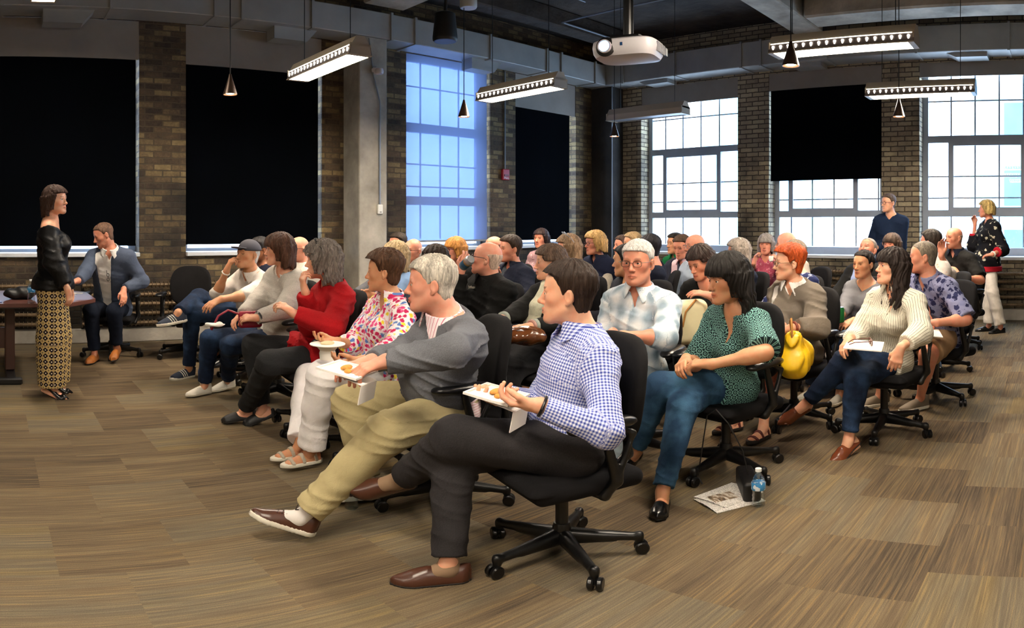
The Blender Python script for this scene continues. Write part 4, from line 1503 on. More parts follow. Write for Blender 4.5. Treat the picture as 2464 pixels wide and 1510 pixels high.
    def neckcut(depth, wide, front=True):
        # wedge open to the front of the neck
        tipp = at(.97 - depth, .11 * w)
        def m(p, d):
            q = p - nc
            xx = np.abs(q @ srt); zz_ = q @ axis; yy_ = q @ sf
            hole = Cap(nc + axis * .012, nc + axis * .16, nr * 1.12 + .006 + wide * .3, nr * 1.12 + .05 + wide * .3)(p)
            wedge = np.maximum(xx - np.clip(wide + .0 + (zz_) * (wide / max(depth * tl, .02)), 0, .3), np.maximum(-yy_ + .01, -(zz_ + depth * tl)))
            return np.maximum(d, -smin(hole, wedge, .01)) if front else np.maximum(d, -hole)
        return m
    def mk_top(name, m, gr=.012, sleeve=2.0, depth=.10, wide=.035, hem=-.05, open_=0.0, fold=.004, cuff=.0, loose=0.0, label=None, collar=None, front=True, yoke=0):
        prims = [torso.grow(gr)] + [c.grow(gr) for c in trunk[1:]]
        if hem < -.02 and not stand:
            for side in 'RL':
                th, ca = legs[side]
                e = Lerp(th[0], th[1], min(.45, -hem * 1.6))
                prims.append(Cut(th[0], e, th[2] + gr + .012, th[2] + gr + .014, .05))
        if stand and hem < -.02:
            prims.append(Tor([(at(-.02), st[0][1] + gr + loose, st[0][2] + gr + loose), (at(-.02) + up * hem, st[0][1] + gr + loose * 1.3, st[0][2] + gr + loose)], rt, .03))
        for side in 'RL':
            (S_, E_, ra, rb), (_, W_, rc, rd) = armc[side]
            if sleeve <= 0: continue
            k = min(sleeve, 1.0)
            e = Lerp(S_, E_, k)
            lg = gr + loose * .6
            prims.append(Cut(S_, e, ra + gr, ra + (rb - ra) * k + lg + .004, .035, flat=k < 1))
            if sleeve > 1:
                k2 = sleeve - 1
                e2 = Lerp(E_, W_, k2)
                prims.append(Cut(E_, e2, rc + lg + .003, rc + (rd - rc) * k2 + gr * .9 + loose * .3, .025))
        mods = [folds(fold)]
        if yoke: mods.append(lambda p, d: np.maximum(d, (p - nc) @ axis + yoke + .25 * np.abs((p - nc) @ sf) - .12 * np.abs((p - nc) @ srt)))
        if depth: mods.append(neckcut(depth, wide, front))
        zc = H - axis * (-hem if not stand else -hem)
        if stand: mods.append(lambda p, d: np.maximum(d, (H[2] + hem) - p[:, 2]))
        if open_ > 0:
            def op(p, d):
                q = p - H; xx = np.abs(q @ srt); yy_ = q @ sf; zz_ = (q @ axis) / tl
                wd = open_ * (.35 + .65 * np.clip(zz_, 0, 1)) + .03 * np.clip(-zz_ * 3, 0, 1)
                return np.maximum(d, -np.maximum(xx - wd, -yy_ + .02))
            mods.append(op)
        o = garment(name, prims, mods, m, mid, label)
        if collar:
            cm, ck = collar
            cp = []
            vx = min(max(fine, .0036), .006); th = max(.0034, vx * .7); rn = nr * 1.12 + .006
            class Leaf:
                k = .01
                def bb(q_): return nc - A3((.13, .13, .09)), nc + A3((.13, .13, .11))
                def __call__(q_, p):
                    q = p - nc; x = q @ srt; y = q @ sf - .004; h = q @ axis - .012
                    rho = np.sqrt(x * x + y * y); a = np.abs(np.arctan2(x, y))
                    Rr = rn + .006 + np.clip(.055 - h, 0, .2) * .42
                    hb = np.interp(a, [0, .45, .9, 1.5, 3.2], [-.034, -.036, -.012, .008, .016])
                    d = np.maximum(np.abs(rho - Rr) * .9 - th, np.maximum(h - .054, hb - h))
                    gap = (.004 + wide * .45 + np.clip(.05 - h, 0, .2) * .55 - np.abs(x)) * .85
                    return np.maximum(d, np.where(y > 0, gap, -1))
            cp = [Leaf()]
            v_, q_ = surface(U(cp), vx); mesh_obj('collar', [(v_, q_, {'pat': np.stack([(v_ - nc) @ srt, (v_ - nc) @ axis, 0 * v_[:, 0]], 1)})], cm, **kw)
        return o
    for lay in g('tops', []):
        o_ = dict(lay); nm = o_.pop('name', 'shirt'); mm_ = o_.pop('mat')
        mk_top(nm, mm_, **o_)
    if g('pants'):
        o_ = dict(sp['pants']); mm_ = o_.pop('mat'); gr = o_.get('gr', .012); an = o_.get('ankle', .062); cutk = o_.get('len', .93); kn = o_.get('knee', .0)
        nm = o_.get('name', 'trousers')
        prims = [Tor([(at(.02), st[0][1] + gr, st[0][2] + gr), (at(-.05), st[0][1] + gr, st[0][2] + gr)], rt, .05)]
        prims[0] = Tor([(at(.10), st[1][1] + gr * .7, st[1][2] + gr * .7), (at(-.05), st[0][1] + gr, st[0][2] + gr)], rt, .05)
        for side in 'RL':
            th, ca = legs[side]
            if o_.get('shorts'):
                prims.append(Cut(th[0], Lerp(th[0], th[1], .95), th[2] + gr, th[3] + gr + .02, .04)); continue
            e = Lerp(ca[0], ca[1], cutk)
            prims += [Cap(th[0], th[1], th[2] + gr, th[3] + gr + kn, .04), Cap(Lerp(ca[0], ca[1], .05), Lerp(ca[0], ca[1], .42), .058 + gr * .5, max(.050 + gr * .5, an), .05), Cut(ca[0], e, ca[2] + gr + kn, an, .035)]
        garment(nm, prims, [folds(o_.get('fold', .0035), o_.get('ff', .8))], mm_, mid)
    if g('skirt'):
        mm_ = sp['skirt']
        pr = [Tor([(at(.12), st[1][1] + .012, st[1][2] + .012), (at(-.05), st[0][1] + .02, st[0][2] + .02)], rt, .05)]
        kk = (legs['R'][0][1] + legs['L'][0][1]) / 2; aa = (legs['R'][1][1] + legs['L'][1][1]) / 2
        pr += [Tor([(H - up * .0, .17, .11), (kk, .205, .10), (kk + fw * .03 - up * .05, .20, .10)], rt, .06), Tor([(kk, .20, .10), (Lerp(kk, aa, .72), .22, .13)], rt, .06)]
        garment('skirt', pr, [folds(.010, .6)], mm_, mid)
    if g('sock'):
        for side in 'RL':
            An, tf, fu = foot[side]; Kn = legs[side][1][0]
            sdf_obj('sock', U([Cut(An - fu * .03, Lerp(An, Kn, .42), .037, .044, .01), Cap(An - fu * .03, An - fu * .045 + tf * .05, .036, .034, .02)]), min(mid, .007), sp['sock'], **kw)
    # ---------------- shoes
    if shoe:
        sm, solem = g('shoem', (None, None))
        for side in 'RL':
            An, tf, fu = foot[side]
            k_ = s * (.95 if fem else 1.03)
            if shoe == 'sandal':
                fcl, O, B = foot_class(An, tf, fu, 'bare', k_)
                stp = [lambda p, y0=y0_: (lambda q: np.maximum(fcl(p) - .004, np.maximum(np.abs(q[:, 1] - y0 * k_ - q[:, 2] * .2) - .011, .018 - q[:, 2])))((p - O) @ B.T) for y0_ in (.13, .055, -.03)]
                class St:
                    def bb(q): return fcl.bb()
                    def __call__(q, p): return np.minimum(np.minimum(stp[0](p), stp[1](p)), stp[2](p))
                so = sdf_obj('sandal', St(), min(mid, .006), sm, **kw)
            else:
                fcl, O, B = foot_class(An, tf, fu, shoe, k_, .003)
                so = sdf_obj('shoe', fcl, min(mid, .0065), sm, **kw)
                if g('laces'):
                    lm = []
                    for yy in (.045, .064, .083, .102):
                        hh = np.interp(yy, [0, .08, .13], [.082, .062, .046]) + .012
                        lm += [Cap(O + (B[0] * -.020 + B[1] * (yy + .006) + B[2] * (hh - .008)) * k_, O + (B[1] * yy + B[2] * hh) * k_, .0032, .0032, .002), Cap(O + (B[1] * yy + B[2] * hh) * k_, O + (B[0] * .020 + B[1] * (yy + .006) + B[2] * (hh - .008)) * k_, .0032, .0032, .002)]
                    for sg in (-1, 1): lm.append(Cap(O + (B[1] * .04 + B[2] * .095) * k_, O + (B[0] * sg * .028 + B[1] * .035 + B[2] * .110) * k_, .0035, .003, .002))
                    sdf_obj('laces', U(lm), .0035, sp['laces'], so, tuple(base), rz)
            fs, O, B = foot_class(An, tf, fu, shoe, k_, .003, True)
            v, q = surface(fs, min(mid, .006))
            if len(v):
                if shoe in ('heel', 'mule'):
                    pr = U([Cap(O + B[1] * -.045 * k_ + B[2] * .006, O + B[1] * -.045 * k_ + B[2] * (.045 if shoe == 'heel' else .03), .014, .018, .01)])
                    v2, q2 = surface(pr, .006); q = np.concatenate([q, q2 + len(v)]); v = np.concatenate([v, v2])
                so2 = mesh_obj('sole', [(v, q)], solem or sm, so, tuple(base), rz)
    # ---------------- face extras
    def hbox(name, m, mb, parent=body):
        M = Matrix([[*r, 0] for r in hR.T.tolist()] + [[0, 0, 0, 1]]); M.translation = Vector(C - base)
        Rb = np.array([[cos(-rz), -sin(-rz), 0], [sin(-rz), cos(-rz), 0], [0, 0, 1]])
        mb.v = [((vv * hs) @ hR + (C - base)) @ Rb.T for vv in mb.v]
        return mb.build(name, m, parent, smooth=True)
    if dist <= 5.6 and g('eyes') is not False:
        for sg in (-1, 1):
            e = MB().lathe([(.0, -.0118), (.006, -.010), (.0105, -.005), (.0118, 0), (.0105, .005), (.006, .010), (.0, .0118)], n=16)
            Rx = np.array([[1, 0, 0], [0, 0, 1], [0, -1, 0]])
            e.v = [vv @ Rx + (sg * .032, .0780, .004) for vv in e.v]
            ey = hbox('eye', mat('eye_white', 'cfc8c0', .2), e)
            e = MB().lathe([(.0, .0), (.0052, .0), (.0045, .0016), (.0, .0022)], n=14)
            e.v = [vv @ np.array([[1, 0, 0], [0, 0, -1], [0, 1, 0]]) + (sg * .032, .0885, .0035) for vv in e.v]
            hbox('iris', mat('dark_iris', '2a1c14', .15), e, ey)
    if g('glasses'):
        gm = mat('glasses_' + g('glasses'), g('glasses'), .3, .4)
        gl = MB()
        for sg in (-1, 1):
            ring = [(sg * .034 + .024 * math.copysign(abs(cos(a)) ** .7, cos(a)), .1035 - .10 * abs(.024 * cos(a) * 1.0 + .0) * (1 if cos(a) * sg > 0 else 0), .001 + .016 * math.copysign(abs(sin(a)) ** .7, sin(a))) for a in [2 * pi * i / 24 for i in range(25)]]
            gl.tube(ring, .0016 if dist < 4.5 else .0024, 6, cap=False)
            gl.tube([(sg * .058, .100, .008), (sg * .078, .085, .009), (sg * .083, .0, .010), (sg * .082, -.018, -.004)], .0016 if dist < 4.5 else .0024, 6)
        gl.tube([(-.011, .105, .004), (0, .108, .007), (.011, .105, .004)], .0016, 6)
        hbox('glasses', gm, gl)
    sp['_'] = dict(C=C, hR=hR, hs=hs, wr=wr, base=base, rz=rz, body=body, at=at, fw=fw, rt=rt, H=H, legs=legs, srt=srt, sf=sf, axis=axis, nc=nc, hbox=hbox, foot=foot, sh=sh, kw=kw, mid=mid, armc=armc)
    return sp['_']

def Lerp(a, b, t): return A3(a) + (A3(b) - A3(a)) * t
# ================================================================== who sits where
JEAN = cloth('dark_blue_denim', '131f35', 'denim', '2a4263')
JEAN2 = cloth('blue_denim', '223c58', 'denim', '47708f')
WHITE = cloth('white_cotton', 'e9e6e2'); BLACK = cloth('black_knit', '131313', 'knit'); NAVY = cloth('navy_cloth', '151a2b', 'knit')
KHAKI = cloth('khaki_chino', 'b3a67c'); GREYCH = cloth('charcoal_chino', '2d2b2d', 'knit'); DARKP = cloth('black_trousers', '1a1a1d')
LBROWN = mat('brown_leather', '4b2b1e', .32); TAN = mat('tan_leather', 'a0602c', .35); BLK = mat('black_leather', '0d0d0e', .25)
SOLED = mat('dark_sole', '1b1512', .6); SOLEW = mat('white_rubber_sole', 'd8d3c4', .6); COGN = mat('cognac_leather', '6e3820', .25)
GING = cloth('blue_gingham', 'e4e6f2', 'gingham', '3d4c9c', '9aa4d6', s=.0125)
PLD = cloth('pale_blue_plaid', '8fa3b4', 'plaid', 'e9edf0', 'bccbd6', s=.10)
FLOR = cloth('pink_yellow_floral', 'ece6ea', 'floral', [(0, 'c7285e'), (.28, 'd94a86'), (.45, 'e8d23c'), (.66, '5d7fc0'), (.82, 'c7285e')], s=.027)
GSW = cloth('grey_knit_sweater', '63656b', 'knit')
def TT(m, sleeve=1.95, depth=.10, wide=.02, **k): return dict(mat=m, sleeve=sleeve, depth=depth, wide=wide, **k)
PP = {}
CH = {}
def add(key, label, chair=None, spin=0, caz=None, cpos=None, **k):
    k['label'] = label
    t = person(k)
    PP[key] = t
    if chair:
        a = radians(k['az'] if caz is None else caz)
        x, y = cpos or k['pos']
        CH[key] = place_chair(x - .02 * sin(a), y - .02 * cos(a), -a, chair, spin)
    return t

# ---------- front row, from the camera to the wall
add('check', 'man in a blue and white checked shirt and grey trousers, sitting nearest the camera',
  'office chair nearest the camera, under the man in the checked shirt', .15, pos=(1.98, 1.81), bt=18, caz=-74, ht=-8, top=630, hp=1368, hr=2.72, pitch=2, skin='fair', brow=.35, heavy=.25, hunch=.035,
  hair=('short', '2e2018', dict(vol=1.3)), tops=[TT(GING, 1.93, .08, .008, collar=(GING, 0), fold=.004, hem=0)],
  pants=dict(mat=GREYCH, ankle=.063, gr=.015), shoe='loafer', shoem=(LBROWN, SOLED), sock=mat('taupe_sock', '8a7058', .9),
  wR=P(1225, 948, 2.62), wL=P(1300, 975, 2.36), cR=.7, cL=.8, dR=(-.5, 1, -.1), nR=(-.3, 0, 1), dL=(.6, 1, 0), nL=(.3, 0, 1),
  kL=Q(1098, 1050), aL=Q(965, 1150, 'f'), kR=Q(1090, 1095), aR=G(1080, 1352, .09), tL=(-.1, 1, -.15), tR=(-.0, 1, 0))
add('sweater', 'white haired man in a grey sweater and khaki trousers with one leg stretched out',
  'office chair under the man in the grey sweater', 0, pos=(2.02, 2.62), bt=20, ht=-4, top=614, hp=1040, hr=3.12, skin='pink', brow=.8, heavy=.9, hunch=.05, belly=.05, hs=1.04, caz=-70,
  hair=('short', 'b9b2a6', dict(vol=.9, rec=-.01)), tops=[dict(name='shirt', mat=cloth('pink_striped_shirt', 'e6d6da', 'stripe', 'c06a80', s=.012), sleeve=.3, depth=.06, wide=.008, gr=.008, collar=(cloth('pink_striped_shirt', ''), 0)), TT(GSW, 1.97, .085, .022, name='sweater', gr=.020, fold=.006, hem=0)],
  pants=dict(mat=KHAKI, ankle=.068, gr=.016, fold=.005), shoe='sneaker', shoem=(LBROWN, SOLEW), sock=mat('white_sock', 'dcd6d2', .9), laces=mat('dark_laces', '2a1a14', .7),
  wR=P(865, 882, 2.85), eL=Q(1085, 845), wL=Q(930, 868), cR=.5, cL=.5, dR=(.2, 1, -.2), dL=(.1, 1, -.3), nL=(.2, 0, -1),
  kR=Q(842, 965, 'f'), aR=G(885, 1160, .10), kL=Q(930, 1040), aL=G(732, 1236, .14), tL=(.1, 1, .42), tR=(-.0, 1, 0), footup=True)
add('floral', 'woman with short brown hair in a pink and yellow floral blouse and white trousers',
  'office chair under the woman in the floral blouse', .3, pos=(2.12, 3.42), fem=True, s=.96, bt=32, ht=-10, top=604, hp=925, hr=3.95, skin='tan', brow=.5,
  hair=('pixie', '4a3120', dict(vol=1.3)), tops=[TT(FLOR, 1.5, .16, .03, loose=.02, name='blouse', collar=(FLOR, 0), hem=-.10)],
  pants=dict(mat=cloth('white_jeans', 'f4f1f2'), ankle=.080, gr=.016, fold=.003), shoe='sandal', shoem=(mat('beige_sandal_straps', 'b0a694', .5), SOLEW),
  eL=Q(950, 835), wL=Q(868, 868), wR=P(812, 822, 3.75), cL=.6, cR=.5, dL=(.5, 1, -.1), dR=(0, 1, .1), nR=(-.3, 0, 1), nL=(.5, .2, .7),
  kL=Q(775, 900), aL=G(748, 1083, .11), kR=Q(742, 905, 'f'), aR=G(722, 1068, .11), tL=(0, 1, 0), tR=(0, 1, 0))
add('red', 'woman with bushy grey hair in a red fleece jacket resting her chin on her hand',
  'office chair under the woman in the red jacket', .5, pos=(2.12, 4.12), fem=True, s=.98, bt=20, ht=-8, top=583, hp=775, hr=4.45, skin='fair', brow=.7, heavy=.5, hunch=.05,
  hair=('bob', '6b625c', dict(vol=1.9, length=.15)), tops=[TT(cloth('red_fleece', 'a01018', 'knit'), 1.95, .07, .02, name='jacket', loose=.02, gr=.022, hem=-.26, fold=.006)],
  pants=dict(mat=cloth('dark_grey_slacks', '252628', 'knit'), ankle=.060, gr=.012), shoe='flat', shoem=(mat('black_flat_shoe', '17181a', .5), SOLED),
  wR=P(735, 702, 4.36), hR=(-.2, .3, -1), dR=(.1, .25, 1), nR=(0, -1, 0), cR=.9, eL=Q(800, 790), wL=Q(708, 755), dL=(.4, .6, .5), cL=.7,
  kL=Q(648, 872), aL=G(590, 982, .11), kR=Q(610, 830, 'f'), aR=G(632, 982, .12), tL=(.05, 1, -.12), tR=(.1, .8, -.3))
add('cardigan', 'woman with a brown bob in a pale grey cardigan and jeans',
  'office chair under the woman in the grey cardigan', .2, pos=(2.2, 4.98), fem=True, bt=35, ht=5, top=562, hp=672, hr=5.1, skin='fair', brow=.5,
  hair=('bangs', '4c3122', dict(vol=1.35, length=.135)), tops=[TT(WHITE, .5, .13, .02, name='blouse', gr=.012), TT(cloth('pale_grey_cardigan', 'b9b4ac', 'knit'), 1.97, .05, .03, name='cardigan', gr=.022, open_=.05, hem=-.12, loose=.012)],
  pants=dict(mat=JEAN, ankle=.058), shoe='sneaker', laces=SOLEW, shoem=(mat('white_leather', 'dcd8cc', .5), SOLEW),
  wR=P(578, 762, 4.9), wL=P(618, 765, 4.75), cL=.5, cR=.6, dR=(-.3, 1, -.4), dL=(.9, .6, 0), nL=(0, -.6, -.6),
  kR=Q(505, 815), aR=G(492, 925, .09), kL=Q(555, 830), aL=G(548, 912, .10), tR=(-.1, 1, 0), tL=(0, 1, -.1))
add('cap', 'man in a grey baseball cap with crossed legs and his hand at his mouth',
  'office chair under the man in the cap, nearest the empty chair', .4, pos=(2.32, 5.75), bt=40, ht=38, top=578, hp=597, hr=5.95, pitch=8, skin='tan', brow=.6, uR=True,
  hair=('fringe', 'c2beb8', {}), tops=[TT(cloth('light_grey_shirt', 'cbc5bf'), 1.0, .08, .015, loose=.015, collar=(cloth('light_grey_shirt', ''), 0))],
  pants=dict(mat=JEAN, ankle=.058), shoe='sneaker', shoem=(mat('navy_suede', '1c2638', .8), SOLEW),
  eR=Q(522, 706), wR=Q(545, 652), dR=(-.25, -.25, .9), nR=(-.4, -.9, 0), cR=1.0, wL=P(525, 722, 5.5), cL=.4, dL=(.2, 1, -.4),
  kR=Q(480, 715), aR=Q(428, 752), kL=Q(462, 748), aL=G(455, 885, .09), tL=(-.1, 1, 0), tR=(.1, .9, -.1), footup=True)

# ---------- second row
add('plaid', 'grey haired man with glasses in a pale blue plaid shirt facing the camera',
  'office chair under the man in the pale plaid shirt', .1, pos=(3.3, 2.42), caz=-100, bt=62, ht=70, top=576, hp=1535, hr=3.95, skin='red', brow=.7, glasses='3a2a20', hs=1.05,
  hair=('short', 'c9c6c2', dict(vol=.7, rec=-.015)), tops=[TT(PLD, 1.35, .14, .018, loose=.015, collar=(PLD, 0), gr=.016)],
  pants=dict(mat=cloth('faded_jeans', '8d9aa3')), shoe='sneaker', shoem=(mat('beige_canvas', 'c9bfae', .7), SOLEW),
  wR=P(1475, 800, 3.8), eL=Q(1600, 812), wL=Q(1500, 808), dL=(.9, .4, 0), cL=.4)
add('teal', 'woman with dark bobbed hair in a teal patterned blouse with clasped hands and jeans',
  'office chair under the woman in the teal blouse', .0, pos=(3.32, 1.80), fem=True, s=1.0, caz=-78, bt=42, ht=32, top=611, hp=1752, hr=3.50, pitch=-6, skin='tan', brow=.4, hs=1.0,
  hair=('bangs', '17120f', dict(vol=1.25, length=.165)), tops=[TT(cloth('teal_ring_print', '15292d', 'rings', '7fb0a8', s=.030), .92, .26, .035, name='blouse', loose=.035, gr=.014, hem=-.16)],
  pants=dict(mat=JEAN2, ankle=.052, gr=.010), shoe='flat', shoem=(BLK, BLK),
  wR=P(1652, 862, 3.35), eL=Q(1842, 848), wL=Q(1712, 876), cR=.7, cL=.75, dR=(-.5, .8, -.15), dL=(.9, .5, 0), nR=(-.5, 0, -.8), nL=(.5, 0, -.8),
  kL=Q(1590, 928), aL=Q(1530, 1080, 'f'), kR=Q(1645, 975), aR=G(1594, 1183, .09), tL=(-.35, .8, -.3), tR=(-.75, .75, 0))
add('scarf', 'smiling woman in black with a pale scarf and a brown bag on her lap',
  'office chair under the woman with the pale scarf', .2, pos=(3.28, 3.22), fem=True, bt=48, ht=8, top=588, hp=1325, hr=4.55, skin='fair', brow=.5,
  hair=('bob', '4a382c', dict(vol=.9, length=.10, tuck=True)), tops=[TT(BLACK, 1.85, .06, .03, name='jacket', gr=.018, loose=.01)], skirt=DARKP, shoe='flat', shoem=(BLK, SOLED),
  wR=P(1195, 775, 4.2), wL=P(1280, 785, 4.1), cR=.3, cL=.2, dL=(1, .5, -.1), dR=(-.3, 1, -.3))
add('can', 'bald man with glasses in a black sweatshirt drinking from a can',
  'office chair under the man in the black sweatshirt', .2, pos=(3.42, 3.95), bt=32, ht=-12, top=580, hp=1172, hr=4.95, pitch=10, skin='pink', brow=.8, heavy=.7, belly=.03, glasses='3a3a40',
  hair=('fringe', 'c2aa9a', {}), tops=[TT(BLACK, 1.95, 0, .02, name='sweatshirt', gr=.022, loose=.015, collar=(BLACK, 0), fold=.006)], stubble=(.5, (.9, .85, .8)),
  pants=dict(mat=KHAKI), shoe='sneaker', shoem=(LBROWN, SOLEW), eR=Q(1093, 735), wR=Q(1108, 655), dR=(-.35, -.2, .75), nR=(.6, -.3, .3), cR=.75)
add('bluelady', 'blonde woman in a light blue shirt behind the floral blouse', 'office chair under the blonde woman in light blue', .1,
  pos=(3.3, 4.92), fem=True, bt=20, ht=-12, top=581, hp=952, hr=5.85, skin='warm', hair=('bob', 'b9a078', dict(vol=1.2, length=.14)),
  wR=P(866, 733, 5.3), dR=(0, 1, .2), nR=(-1, 0, 0), cR=.8, tops=[TT(cloth('light_blue_shirt', '8fb0de'), 1.3, .08, .03, loose=.02)], pants=dict(mat=WHITE), shoe='loafer', shoem=(TAN, SOLED))
add('darkhead', 'person with dark brown hair just behind the white haired man in the sweater', 'office chair behind the man in the grey sweater', .5,
  pos=(3.4, 4.42), fem=True, bt=20, ht=-25, top=588, hp=1047, hr=5.55, skin='fair', hair=('bob', '2b1c14', dict(vol=1.0, length=.10)),
  tops=[TT(NAVY, 1.9, .04, .03)], pants=dict(mat=DARKP), shoe='loafer', shoem=(BLK, SOLED), glasses='5a2a28')
add('baldback', 'bald man with glasses in a pale shirt behind the woman in red', 'office chair under the bald man in the pale shirt', .3,
  pos=(3.05, 6.25), bt=30, ht=28, top=568, hp=719, hr=6.8, skin='red', glasses='4a3630', hair=('fringe', '6a5a4c', {}), tops=[TT(cloth('cream_shirt', 'd5cfc4'), 1.9, .08, .015, collar=(cloth('cream_shirt', ''), 0))],
  pants=dict(mat=GREYCH), shoe='loafer', shoem=(BLK, SOLED))
add('behindcap', 'dark haired man hidden behind the man in the cap', 'office chair hidden behind the man in the cap', .3,
  pos=(2.72, 6.55), bt=25, ht=28, top=570, hp=625, hr=7.0, skin='brown', hair=('short', '2c2a2c', dict(vol=1.0)), tops=[TT(NAVY, 1.9, .05, .02)], pants=dict(mat=DARKP), shoe='loafer', shoem=(BLK, SOLED))

# ---------- third row
add('white', 'woman with long dark hair in a white pinstriped shirt, tan mules and jeans',
  'office chair at the right end under the woman in the white pinstriped shirt', .25, pos=(4.38, 1.18), fem=True, s=1.02, caz=-80, bt=52, ht=28, top=597, hp=2147, hr=4.35, pitch=8, skin='fair', brow=.4,
  hair=('longbangs', '211612', dict(vol=1.15, length=.26)), tops=[TT(cloth('white_pinstripe', 'd9d4c4', 'stripe', '6a6558', s=.016), 1.75, .24, .022, loose=.03, gr=.016, hem=-.18, collar=(cloth('white_pinstripe', ''), 0))],
  pants=dict(mat=JEAN, ankle=.050, len=.86, gr=.010), shoe='mule', shoem=(COGN, SOLED),
  wR=P(2045, 812, 4.15), eL=Q(2215, 800), wL=Q(2168, 835), dL=(.2, .3, -1), dR=(-.2, .8, -.4), cR=.5, cL=.5,
  kR=Q(2035, 868), aR=Q(1935, 975, 'f'), kL=Q(2062, 910), aL=G(2042, 1058, .10), tR=(.25, .9, -.35), tL=(.1, .9, -.35))
add('redhair', 'woman with short copper red hair and glasses in a taupe jacket',
  'office chair under the red haired woman in the taupe jacket', .35, pos=(4.42, 1.85), fem=True, bt=50, ht=14, top=590, hp=1900, hr=4.6, skin='fair', brow=.6, glasses='8a6a50',
  hair=('pixie', 'b04a1c', dict(vol=1.2)), tops=[TT(WHITE, .4, .15, .02, name='shirt', gr=.01, collar=(WHITE, 0)), TT(cloth('taupe_jacket', '6f665c'), 1.75, .10, .03, name='jacket', gr=.026, loose=.02, open_=.03, fold=.008, hem=-.1)],
  pants=dict(mat=cloth('rust_capris', '6b3a2c'), len=.5), shoe='sandal', shoem=(mat('maroon_sandal', '5c2420', .5), SOLED),
  wR=P(1885, 785, 4.3), eL=Q(1965, 788), wL=Q(1905, 788), dL=(.8, .6, -.3), dR=(-.2, 1, -.4), cL=.6, cR=.5)
add('longblack', 'woman with long dark hair in a black top looking down with a hand raised', 'office chair under the woman looking down', .1,
  pos=(4.3, 2.55), fem=True, bt=58, ht=48, top=588, hp=1687, hr=4.75, pitch=-22, skin='red', brow=.4, hair=('long', '2a1c18', dict(vol=.9, length=.30, tuck=True)),
  tops=[TT(BLACK, 1.0, .16, .05)], pants=dict(mat=DARKP), shoe='flat', shoem=(BLK, SOLED), eL=Q(1752, 765), wL=Q(1712, 712), dL=(.85, .4, .25), nL=(0, -.3, -1), cL=.4)
add('greyjacket', 'person in a dark grey jacket and black cap hidden behind the plaid shirt', 'office chair hidden behind the man in the plaid shirt', .1,
  pos=(4.4, 3.25), bt=30, ht=-20, top=590, hp=1508, hr=5.4, skin='tan', hair=('short', '17171a', dict(vol=1.4)), tops=[TT(cloth('dark_grey_jacket', '2b2c33'), 1.95, .04, .02, gr=.03)], pants=dict(mat=DARKP), shoe='loafer', shoem=(BLK, SOLED), shw=.2)
add('sunglasses', 'woman with long light brown hair and sunglasses pushed up on her head', 'office chair under the woman with sunglasses on her head', .2,
  pos=(4.4, 3.92), fem=True, bt=30, ht=15, top=564, hp=1367, hr=5.85, skin='fair', hair=('long', '8a6f56', dict(vol=1.1, length=.30)), tops=[TT(cloth('mauve_top', '5a4450'), 1.9, .08, .04)], pants=dict(mat=DARKP), shoe='flat', shoem=(BLK, SOLED))
add('navyman', 'man with tousled brown hair in an open navy shirt holding his hands up', 'office chair under the man in the navy shirt', .3,
  pos=(4.45, 4.75), bt=35, ht=24, top=567, hp=1228, hr=6.5, skin='red', brow=.4, stubble=(.4, (.35, .25, .2)), hair=('short', '3c2d22', dict(vol=1.4)), tops=[TT(cloth('slate_tee', '3a3f46'), .5, .05, .03, gr=.01), TT(NAVY, 1.6, .06, .03, gr=.024, open_=.04, name='overshirt', collar=(NAVY, 0))],
  pants=dict(mat=JEAN), shoe='loafer', shoem=(BLK, SOLED), wR=P(1192, 668, 6.2), cR=.8, dR=(-.3, .3, .8), wL=P(1215, 690, 6.1), dL=(.6, .3, .5))
add('strawberry', 'woman with strawberry blonde hair and glasses', 'office chair under the strawberry blonde woman', .3,
  pos=(4.25, 5.35), fem=True, bt=35, ht=28, top=571, hp=1096, hr=6.75, skin='red', glasses='3a1f24', hair=('bangs', 'd08e48', dict(vol=1.2, length=.15)), tops=[TT(BLACK, 1.9, .06, .03)], pants=dict(mat=DARKP), shoe='flat', shoem=(BLK, SOLED))
add('baldbeard', 'bald man with glasses and a greying beard in an olive shirt', 'office chair under the bald bearded man', .2,
  pos=(4.05, 5.85), bt=45, ht=48, top=573, hp=994, hr=7.05, skin='red', glasses='4a2420', stubble=(.75, (.75, .66, .58)), hair=('fringe', 'c4bcb0', {}), tops=[TT(cloth('olive_shirt', '7d7660'), 1.9, .08, .02, collar=(cloth('olive_shirt', ''), 0))], pants=dict(mat=DARKP), shoe='loafer', shoem=(BLK, SOLED))
add('brownback', 'dark haired man at the back beside the pale column', 'office chair at the back beside the pale column', .2,
  pos=(4.2, 6.5), bt=40, ht=42, top=560, hp=957, hr=7.6, skin='red', hair=('short', '2a201a', dict(vol=1.1)), tops=[TT(GSW, 1.9, .06, .02)], pants=dict(mat=DARKP), shoe='loafer', shoem=(BLK, SOLED))

